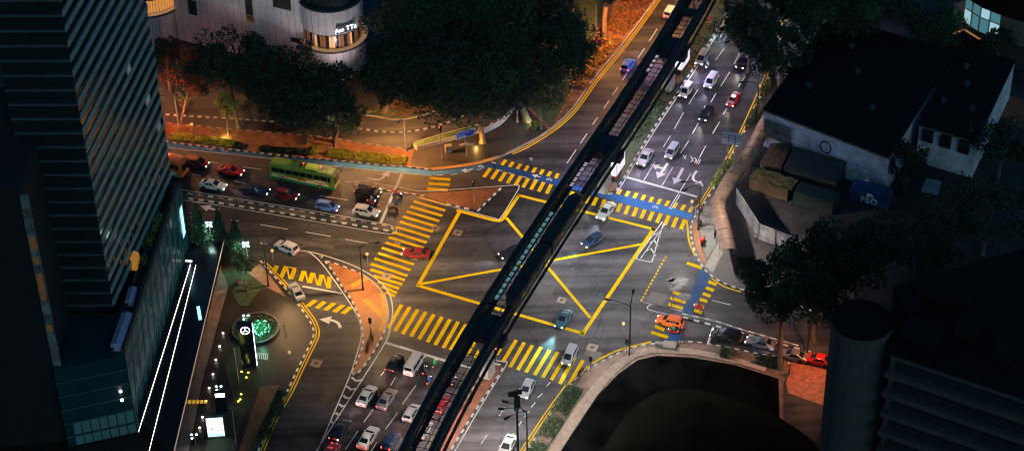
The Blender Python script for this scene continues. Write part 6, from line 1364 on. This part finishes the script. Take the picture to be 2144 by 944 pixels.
# banding boxes on the plaza post
def block(name, label, cat, x, y, d, m_, rz=0., z=FOOT, cap=None, group=None):
    c_ = P(x, y, z); t = M(); t.box((0, 0, d[2] / 2), d); t.box((0, 0, d[2] + .03), (d[0] + .1, d[1] + .1, .08)); o = t.build(name, m_, loc=(c_.x, c_.y, z)); o.rotation_euler = (0, 0, rz); tag(o, label, cat, group); return o
block('utility_cabinet', 'tan control cabinet beside the banded plaza post', 'cabinet', 939, 318, (1.1, .7, 1.3), mat('tan cabinet', (.38, .28, .17), .6), R(10))
block('utility_cabinet', 'grey control cabinet on the kerb of the east corner', 'cabinet', 1379, 727, (1.0, .6, .9), CONC, R(-12)); block('utility_cabinet', 'dark cabinet on the paving of the right corner', 'cabinet', 1464, 474, (.6, .5, 1.3), DKCONC, 0)
# long low planter wall
pw = thing('planter_wall', 'long low cream planter wall behind the direction sign', 'planter', (*P2(872, 316), FOOT)); o3 = (*P2(872, 316), FOOT)
a, b = P(873, 317), P(1008, 279); dd = (b - a).normalized(); nn = Vector((-dd.y, dd.x, 0)); m = M(); m.prism([loc2(a), loc2(b), loc2(b + nn * 1.7), loc2(a + nn * 1.7)], FOOT, FOOT + .75); m.build('wall', mat('cream render', (.50, .40, .27), .7, var=.2), pw, o3)
a2, b2 = a + dd * .25 + nn * .25, b - dd * .25 + nn * .25; m = M(); m.prism([loc2(a2), loc2(b2), loc2(b2 + nn * 1.2), loc2(a2 + nn * 1.2)], FOOT + .7, FOOT + .82); m.build('planting', LF_MID, pw, o3)
# low curved wall along the inner road
pts = [(1010, 272), (1045, 254), (1070, 228), (1098, 186)]; m = M(); pp = path(pts, 1., 5); l_, r_ = offset(pp, .15), offset(pp, -.15)
m.loft([[(*l_[i], FOOT), (*l_[i], 1.), (*r_[i], 1.), (*r_[i], FOOT)] for i in range(len(pp))]); tag(m.build('barrier_wall', mat('pale coping', (.42, .40, .42), .6, var=.15), origin=(*pp[0], FOOT)), 'low curved pale barrier wall beside the inner road', 'wall')
# blue direction sign
BSG = mat('blue sign face', (.05, .075, .55), .4, var=.06); WSG = mat('white sign print', (.75, .75, .8), .4, var=0)
b = P(978, 326, FOOT); t = thing('direction_sign', 'blue arrow shaped direction sign on a pale post', 'sign', (b.x, b.y, FOOT), R(14))
m = M(); m.tube([(0, 0, 0), (0, 0, 4.2)], .1, 8); m.tube([(-.3, .1, 2.4), (-.3, .1, 5.4)], .05, 6); m.tube([(.3, .1, 2.4), (.3, .1, 5.4)], .05, 6); m.build('post', GREYM, t)
def signface(m, pts, y, mi=0): m.poly([(x, y, z) for x, z in pts], mi)
ol = [(-1.75, 3.6), (1.25, 4.1), (1.9, 4.95), (1.35, 5.5), (-1.75, 5.0)]
m = M(); m.loft([[(x, -.05, z) for x, z in ol], [(x, .05, z) for x, z in ol]]); m.build('panel', WSG, t)
inn2 = [(-1.66, 3.72), (1.2, 4.2), (1.75, 4.93), (1.3, 5.38), (-1.66, 4.9)]; m = M(); signface(m, inn2, -.06); m.build('panel_face', BSG, t)
m = M(); 
for i in range(4): z = 4.55 - i * .2; signface(m, [(-1.55, z), (-.9, z + .1), (-.9, z + .18), (-1.55, z + .08)], -.07); signface(m, [(-.8, z + .12), (-.2, z + .2), (-.2, z + .27), (-.8, z + .2)], -.07)
signface(m, [(-1.58, 3.78), (-.1, 4.02), (-.1, 4.3), (-1.58, 4.02)], -.068); signface(m, [(-.05, 4.75), (.9, 4.95), (.9, 5.05), (-.05, 4.85)], -.07); signface(m, [(1.15, 4.25), (1.3, 4.32), (1.68, 4.93), (1.3, 5.3), (1.15, 5.25), (1.45, 4.9)], -.068); m.build('lettering', WSG, t)
m = M(); m.box((.45, -.3, 2.6), (1.3, .5, .22), 0, R(-25)); m.box((-.6, .1, 2.4), (1.2, .5, .2), 0, R(8)); m.build('bracket', mat('pale bracket', (.5, .42, .35), .6), t)
# back of a gantry sign by the covered footway
b = P(1530, 336, FOOT); t = thing('road_sign', 'grey back of a large road sign on two posts by the covered footway', 'sign', (b.x, b.y, FOOT), R(-14))
m = M(); m.tube([(-.55, 0, 0), (-.55, 0, 5.2)], .09, 8); m.tube([(.55, 0, 0), (.55, 0, 5.2)], .09, 8); m.build('post', GREYM, t)
m = M(); m.box((0, .15, 4.4), (3.4, .06, 2.5)); m.build('panel', mat('dull sign back', (.5, .53, .6), .5, .2, var=.15), t); m = M()
for z in (3.4, 3.95, 4.5, 5.05): m.box((0, .08, z), (3.4, .08, .1))
m.build('rail', GREYM, t)
# red signs
def redsign(x, y, label, h, rz, back_=False):
    b = P(x, y, FOOT); t = thing('road_sign', label, 'sign', (b.x, b.y, FOOT), rz, None)
    m = M(); m.tube([(0, 0, 0), (0, 0, h + .5)], .05, 6); m.build('post', GREYM, t); m = M(); m.lathe([(.01, -.04), (.5, -.04), (.5, .04), (.01, .04)], (0, -.08, h), 18, 'Y'); m.build('disc', mat('red sign face', (.62, .02, .04), .4, var=0), t)
    m = M(); m.box((0, -.08, h - .75), (.95, .05, .3)); m.build('plate', mat('amber plate', (.6, .3, .05), .5), t)
    m = M(); m.box((0, -.14, h), (.55, .02, .16)); m.build('bar', mat('pink sign bar', (.7, .4, .5), .4), t)
redsign(1251, 108, 'round red road sign with amber plate on the grass bank', 2.2, 0); redsign(1484, 60, 'tall red sign on the planted median by the guideway', 2.2, 0)
# pale pole on the grass, bollards
for x, y, h, lab in ((1133, 270, 4.4, 'pale bare pole on the grass near the curved kerb'), (1628, 300, 2.5, 'short pole at the warehouse corner')):
    b = P(x, y, FOOT); m = M(); m.lathe([(.16, 0), (.16, .1), (.07, .15), (.06, h), (.02, h + .05)], n=8); tag(m.build('pole', GREYM, loc=(b.x, b.y, FOOT)), lab, 'pole')
def bollard(x, y, label, z=FOOT, group='round headed marker posts'):
    b = P(x, y, z); t = thing('marker_post', label, 'marker post', (b.x, b.y, z), 0, group); m = M(); m.tube([(0, 0, 0), (0, 0, 1.9)], .07, 7); m.build('post', GREYM, t); m = M(); m.lathe([(.02, .3), (.22, .2), (.26, 0), (.2, -.12), (.03, -.16)], (0, 0, 1.95), 12); m.build('lamp_globe', mat('amber globe', (.6, .4, .15), .4, emit=(1, .6, .15), es=.6, var=0), t)
for x, y, lab in ((404, 280, 'marker post with amber globe in the low hedge'), (572, 545, 'marker post with amber globe at the mouth of the slip lane'), (770, 552, 'marker post with amber globe beside the left crosswalk'), (1305, 698, 'marker post with amber globe left of the double arm lamp'), (1448, 442, 'marker post with amber globe where the upper crosswalk ends'), (1589, 200, 'marker post with amber globe beside the double yellow lines'), (608, 758, 'marker post with amber globe on the dark sett paving')): bollard(x, y, lab, z=.02 if x in (572, 770, 1305, 1448) else FOOT)
# guard rail at the lower right corner, concrete blocks
b = P(1216, 792, FOOT); t = thing('guard_rail', 'dark bent pedestrian guard rail at the lower right corner', 'railing', (b.x, b.y, FOOT), road_dir(1216, 792, 40, -52)); m = M()
for z in (.4, 1.05): m.tube([(-2, 0, z), (2.2, 0, z)], .045, 6)
for i in range(8): m.tube([(-2 + i * .6, 0, 0), (-2 + i * .6, 0, 1.05)], .035, 6)
m.build('rail', BLACKM, t); m = M(); m.box((.6, .4, .8), (1.6, .1, .9)); m.build('panel', BLACKM, t)
block('concrete_block', 'pale concrete ramp block at the end of the right crosswalk', 'block', 1402, 726, (1.9, 1.4, .5), mat('pale block', (.40, .34, .28), .7, var=.2), R(-12))
# ---------------------------------------------------------------- forecourt
PYL = mat('glossy black pylon', (.01, .014, .022), .15, spec=.7, var=0); GLOW = mat('white glow', (.9, .9, .9), .4, emit=(.85, .92, 1.), es=4, var=0)
b = P(523, 766, FOOT); t = thing('brand_pylon', 'tall black pylon with a white three pointed star in a ring', 'pylon', (b.x, b.y, FOOT), R(4))
m = M(); m.box((0, 0, 4.3), (2.2, .7, 8.6)); m.build('body', PYL, t); m = M(); m.box((1.13, 0, 4.2), (.05, .55, 8.0)); m.build('light_edge', GLOW, t)
m = M(); n_ = 28
rg = [[(r * math.cos(2 * math.pi * k / n_), -.37 - dz, 7.4 + r * math.sin(2 * math.pi * k / n_)) for r, dz in ((.60, 0), (.60, .05), (.72, .05), (.72, 0))] for k in range(n_ + 1)]; m.loft(rg, cap=False)
for k in range(3):
    a = math.pi / 2 + k * 2 * math.pi / 3; tip = (.6 * math.cos(a), 7.4 + .6 * math.sin(a)); w1 = (.11 * math.cos(a + math.pi / 3), 7.4 + .11 * math.sin(a + math.pi / 3)); w2 = (.11 * math.cos(a - math.pi / 3), 7.4 + .11 * math.sin(a - math.pi / 3))
    m.poly([(0, -.42, 7.4), (w2[0], -.4, w2[1]), (tip[0], -.4, tip[1]), (w1[0], -.4, w1[1])])
m.build('emblem', GLOW, t)
spot(t, (1.9, -.4, 7.5), 120, (.8, .9, 1.), 140, 1., .3, target=(4.5, -.5, 0), falloff='Quadratic')
b = P(465, 858, FOOT); t = thing('brand_pylon', 'short dark pylon with a white lit top beside the lawn', 'pylon', (b.x, b.y, FOOT), R(4)); m = M(); m.box((0, 0, 1.9), (1.7, .5, 3.8)); m.build('body', PYL, t); m = M(); m.box((0, -.27, 3.2), (1.4, .05, .7)); m.build('lit_panel', GLOW, t)
b = P(454, 914, FOOT); t = thing('poster_light_box', 'glowing white poster light box with a pale green foot band', 'light box', (b.x, b.y, FOOT), R(4)); m = M(); m.box((0, 0, 2.05), (2.6, .4, 4.0)); m.build('cabinet', GREYM, t)
m = M(); m.box((0, -.215, 2.15), (2.4, .03, 3.6)); m.build('poster', mat('poster white glow', (.9, .9, .9), .4, emit=(.93, .92, 1.), es=1.5, var=0), t); m = M(); m.box((0, -.24, .62), (2.1, .02, .35)); m.build('poster_band', mat('poster green', (.3, .7, .5), .4, emit=(.4, .95, .7), es=.9, var=0), t)
m = M(); m.box((-.55, -.24, 1.75), (.1, .02, .5)); m.box((-.4, -.24, 1.95), (.3, .02, .1)); m.box((-.42, -.24, 1.75), (.2, .02, .1)); m.box((.2, -.24, 1.45), (.7, .02, .14)); m.build('lettering', PLATE, t)
spot(t, (0, -.6, 2.4), 160, (.9, .92, 1.), 160, 1., .6, target=(0, -5, 0), falloff='Quadratic')
GL_ = mat('floodlight lens', (.9, 1., 1.), .3, emit=(.7, 1., .95), es=14, var=0)
def cluster(x, y, h, n_, label, dirs, pw_=60, colr=(.6, 1., .8)):
    b = P(x, y, FOOT); t = thing('floodlight_post', label, 'floodlight', (b.x, b.y, FOOT), 0, 'floodlight clusters on the forecourt'); m = M(); m.tube([(0, 0, 0), (0, 0, h)], .06, 7); m.tube([(-.5, 0, h), (.5, 0, h)], .05, 6); m.tube([(-.4, 0, h - .7), (.4, 0, h - .7)], .05, 6); m.build('post', GREYM, t)
    for k in range(n_):
        dx, dz = ((-.36, .05), (.36, .05), (-.36, -.68), (.36, -.68))[k]; m = M(); m.lathe([(.02, -.12), (.24, -.08), (.25, .1), (.2, .16)], (dx, -.16, h + dz), 12, 'Y'); m.build('housing', GREYM, t); m = M(); m.lathe([(.01, -.02), (.15, -.01), (.15, .01)], (dx, -.29, h + dz), 12, 'Y'); m.build('lens', GL_, t)
    spot(t, (0, -.4, h), pw_, colr, 160, 1., .3, target=(dirs[0], dirs[1], dirs[2]), falloff='Quadratic')
cluster(446, 528, 6.2, 4, 'cluster of four floodlights between the first conifers', (-2, .6, 3), 1500)
cluster(521, 560, 5.2, 4, 'cluster of floodlights in the conifer by the kerb', (-1.5, .3, 2.5), 1900)
cluster(520, 700, 4.0, 3, 'cluster of three floodlights behind the star emblem pylon', (1.2, -2, 0), 120, (.7, 1., .9)); cluster(463, 842, 3.4, 3, 'cluster of three floodlights above the short pylon', (0, -3, 0), 140, (.8, 1., 1.)); cluster(410, 930, 2.2, 3, 'cluster of three floodlights on the paving at the bottom', (0, -3, 0), 120, (.9, 1., 1.))
UP = mat('uplight lens', (.9, .85, .8), .3, emit=(1, .85, .7), es=5, var=0); YUP = mat('yellow lawn lamp', (.8, .7, .1), .4, emit=(1, .85, .1), es=3, var=0)
def ground_lamp(x, y, label, m_, g_, pw_=0, colr=(1, .85, .7)):
    b = P(x, y, FOOT + .02); t = M(); t.lathe([(.16, 0), (.16, .1), (.12, .14), (.01, .15)], n=12); o = t.build('ground_lamp', m_, loc=(b.x, b.y, FOOT + .015)); tag(o, label, 'ground lamp', g_)
    if pw_: point(o, (0, 0, .5), pw_, colr, .1)
for x, y in ((467, 697), (460, 725), (452, 753), (446, 783), (438, 812), (432, 840), (424, 873), (418, 895)): ground_lamp(x, y, 'white ground lamp in the row along the granite forecourt', UP, 'white ground lamps in the forecourt paving', 14)
for x, y in ((506, 778), (520, 780), (516, 790), (505, 825), (503, 836), (499, 840)): ground_lamp(x, y, 'yellow lawn lamp on the grass around the pylons', YUP, 'yellow lawn lamps', 4, (1, .85, .2))
for i in range(6):
    b = P(389 + i * 8.4, 842, FOOT); m = M(); m.box((0, 0, .14), (.42, .5, .24)); m.box((0, 0, .28), (.34, .42, .05)); tag(m.build('marker_block', mat('yellow marker block', (.75, .40, .03), .5, emit=(1, .5, .05), es=.35, var=0), loc=(b.x, b.y, FOOT + .01)), 'yellow marker block in the short row across the pale slabs', 'marker block', 'yellow marker blocks')
for (x0, y0), (x1, y1), lab in (((490, 728), (500, 796), 'white lit flag pole rail beside the star emblem pylon'), ((486, 858), (494, 925), 'thin lit rail beside the poster light box')):
    a, b = P(x0, y0, 1.), P(x1, y1, 1.); t = thing('hand_rail', lab, 'railing', (a.x, a.y, FOOT)); m = M(); m.tube([(0, 0, .9), (b.x - a.x, b.y - a.y, .9)], .05, 6)
    for k in (0, .33, .66, 1): m.tube([((b.x - a.x) * k, (b.y - a.y) * k, 0), ((b.x - a.x) * k, (b.y - a.y) * k, .9)], .04, 6)
    m.build('rail', mat('bright steel', (.6, .62, .65), .3, .8, var=.1), t)
m = M()
for i in range(6): a, b = P(541 + i * 4, 739 + i * .5), P(539 + i * 4, 752 + i * .5); d_ = b - a; m.box((*((a + b) / 2).xy, FOOT + .03), (d_.length, .16, .06), 0, math.atan2(d_.y, d_.x))
structure(m.build('grating', mat('pale drain grating', (.5, .5, .48), .5)))
b = P(498, 592, FOOT); m = M(); m.lathe([(.18, 0), (.2, .5), (.12, .62), (.14, .8), (.02, .9)], n=10); tag(m.build('fire_hydrant', mat('hydrant red', (.65, .03, .02), .4, var=0), loc=(b.x, b.y, FOOT)), 'small red hydrant on the lawn near the conifers', 'hydrant')
b = P(598, 706, FOOT); t = thing('paving_lamp', 'bright lamp post lighting the dark sett paving orange white', 'lamp', (b.x, b.y, FOOT)); m = M(); m.tube([(0, 0, 0), (0, 0, 2.4)], .05, 6); m.build('post', BLACKM, t); m = M(); m.lathe([(.02, .1), (.2, .06), (.22, -.05)], (0, 0, 2.45), 10); m.build('lamp_head', BLACKM, t); spot(t, (0, 0, 2.3), 240, (1., .74, .48), 120, 1., .12, falloff='Quadratic')

ground_lamp(997, 309, 'added amber uplight at the foot of the vine wrapped leaning tree', YUP, 'added tree uplights', 420, (1., .6, .15))  # uplights added to brighten trunks and crowns
ground_lamp(470, 290, 'added amber uplight under the small yellow green tree', YUP, 'added tree uplights', 360, (1., .75, .2))
ground_lamp(1112, 262, 'added amber uplight at the foot of the straight pale trunk', YUP, 'added tree uplights', 160, (.8, 1., .5))
ground_lamp(1276, 92, 'added amber uplight at the foot of the thick orange lit trunk', YUP, 'added tree uplights', 420, (1., .5, .12))
# ---------------------------------------------------------------- night sky, faint moon, view
w = bpy.data.worlds.new('World'); S.world = w; w.use_nodes = True; nt = w.node_tree; bg = nt.nodes['Background']
sky = nt.nodes.new('ShaderNodeTexSky'); sky.sky_type = 'NISHITA'; sky.sun_disc = False; sky.sun_elevation = R(23); sky.sun_rotation = R(159)
mx = nt.nodes.new('ShaderNodeMix'); mx.data_type = 'RGBA'; mx.blend_type = 'MULTIPLY'; mx.inputs[0].default_value = 1; mx.inputs[7].default_value = (.24, .62, .86, 1)
nt.links.new(sky.outputs[0], mx.inputs[6]); nt.links.new(mx.outputs[2], bg.inputs['Color']); bg.inputs['Strength'].default_value = SKY_STRENGTH
sl = bpy.data.lights.new('moon', 'SUN'); sl.energy = MOON; sl.angle = R(12); sl.color = (.80, .84, 1.0)
so = bpy.data.objects.new('moon', sl); COL.objects.link(so); so.rotation_euler = Vector((-.35, .9, -.42)).to_track_quat('-Z', 'Y').to_euler()
S.view_settings.view_transform = 'Standard'; S.view_settings.look = 'None'; S.view_settings.exposure = .18; S.view_settings.gamma = 1
S.render.engine = 'CYCLES'; S.cycles.use_denoising = True; S.cycles.denoiser = 'OPENIMAGEDENOISE'
S.cycles.max_bounces = 5; S.cycles.diffuse_bounces = 2; S.cycles.glossy_bounces = 3; S.cycles.transmission_bounces = 2; S.cycles.sample_clamp_indirect = 3; S.cycles.sample_clamp_direct = 12
S.cycles.caustics_reflective = False; S.cycles.caustics_refractive = False; S.cycles.use_light_tree = True; S.cycles.filter_width = 1.1
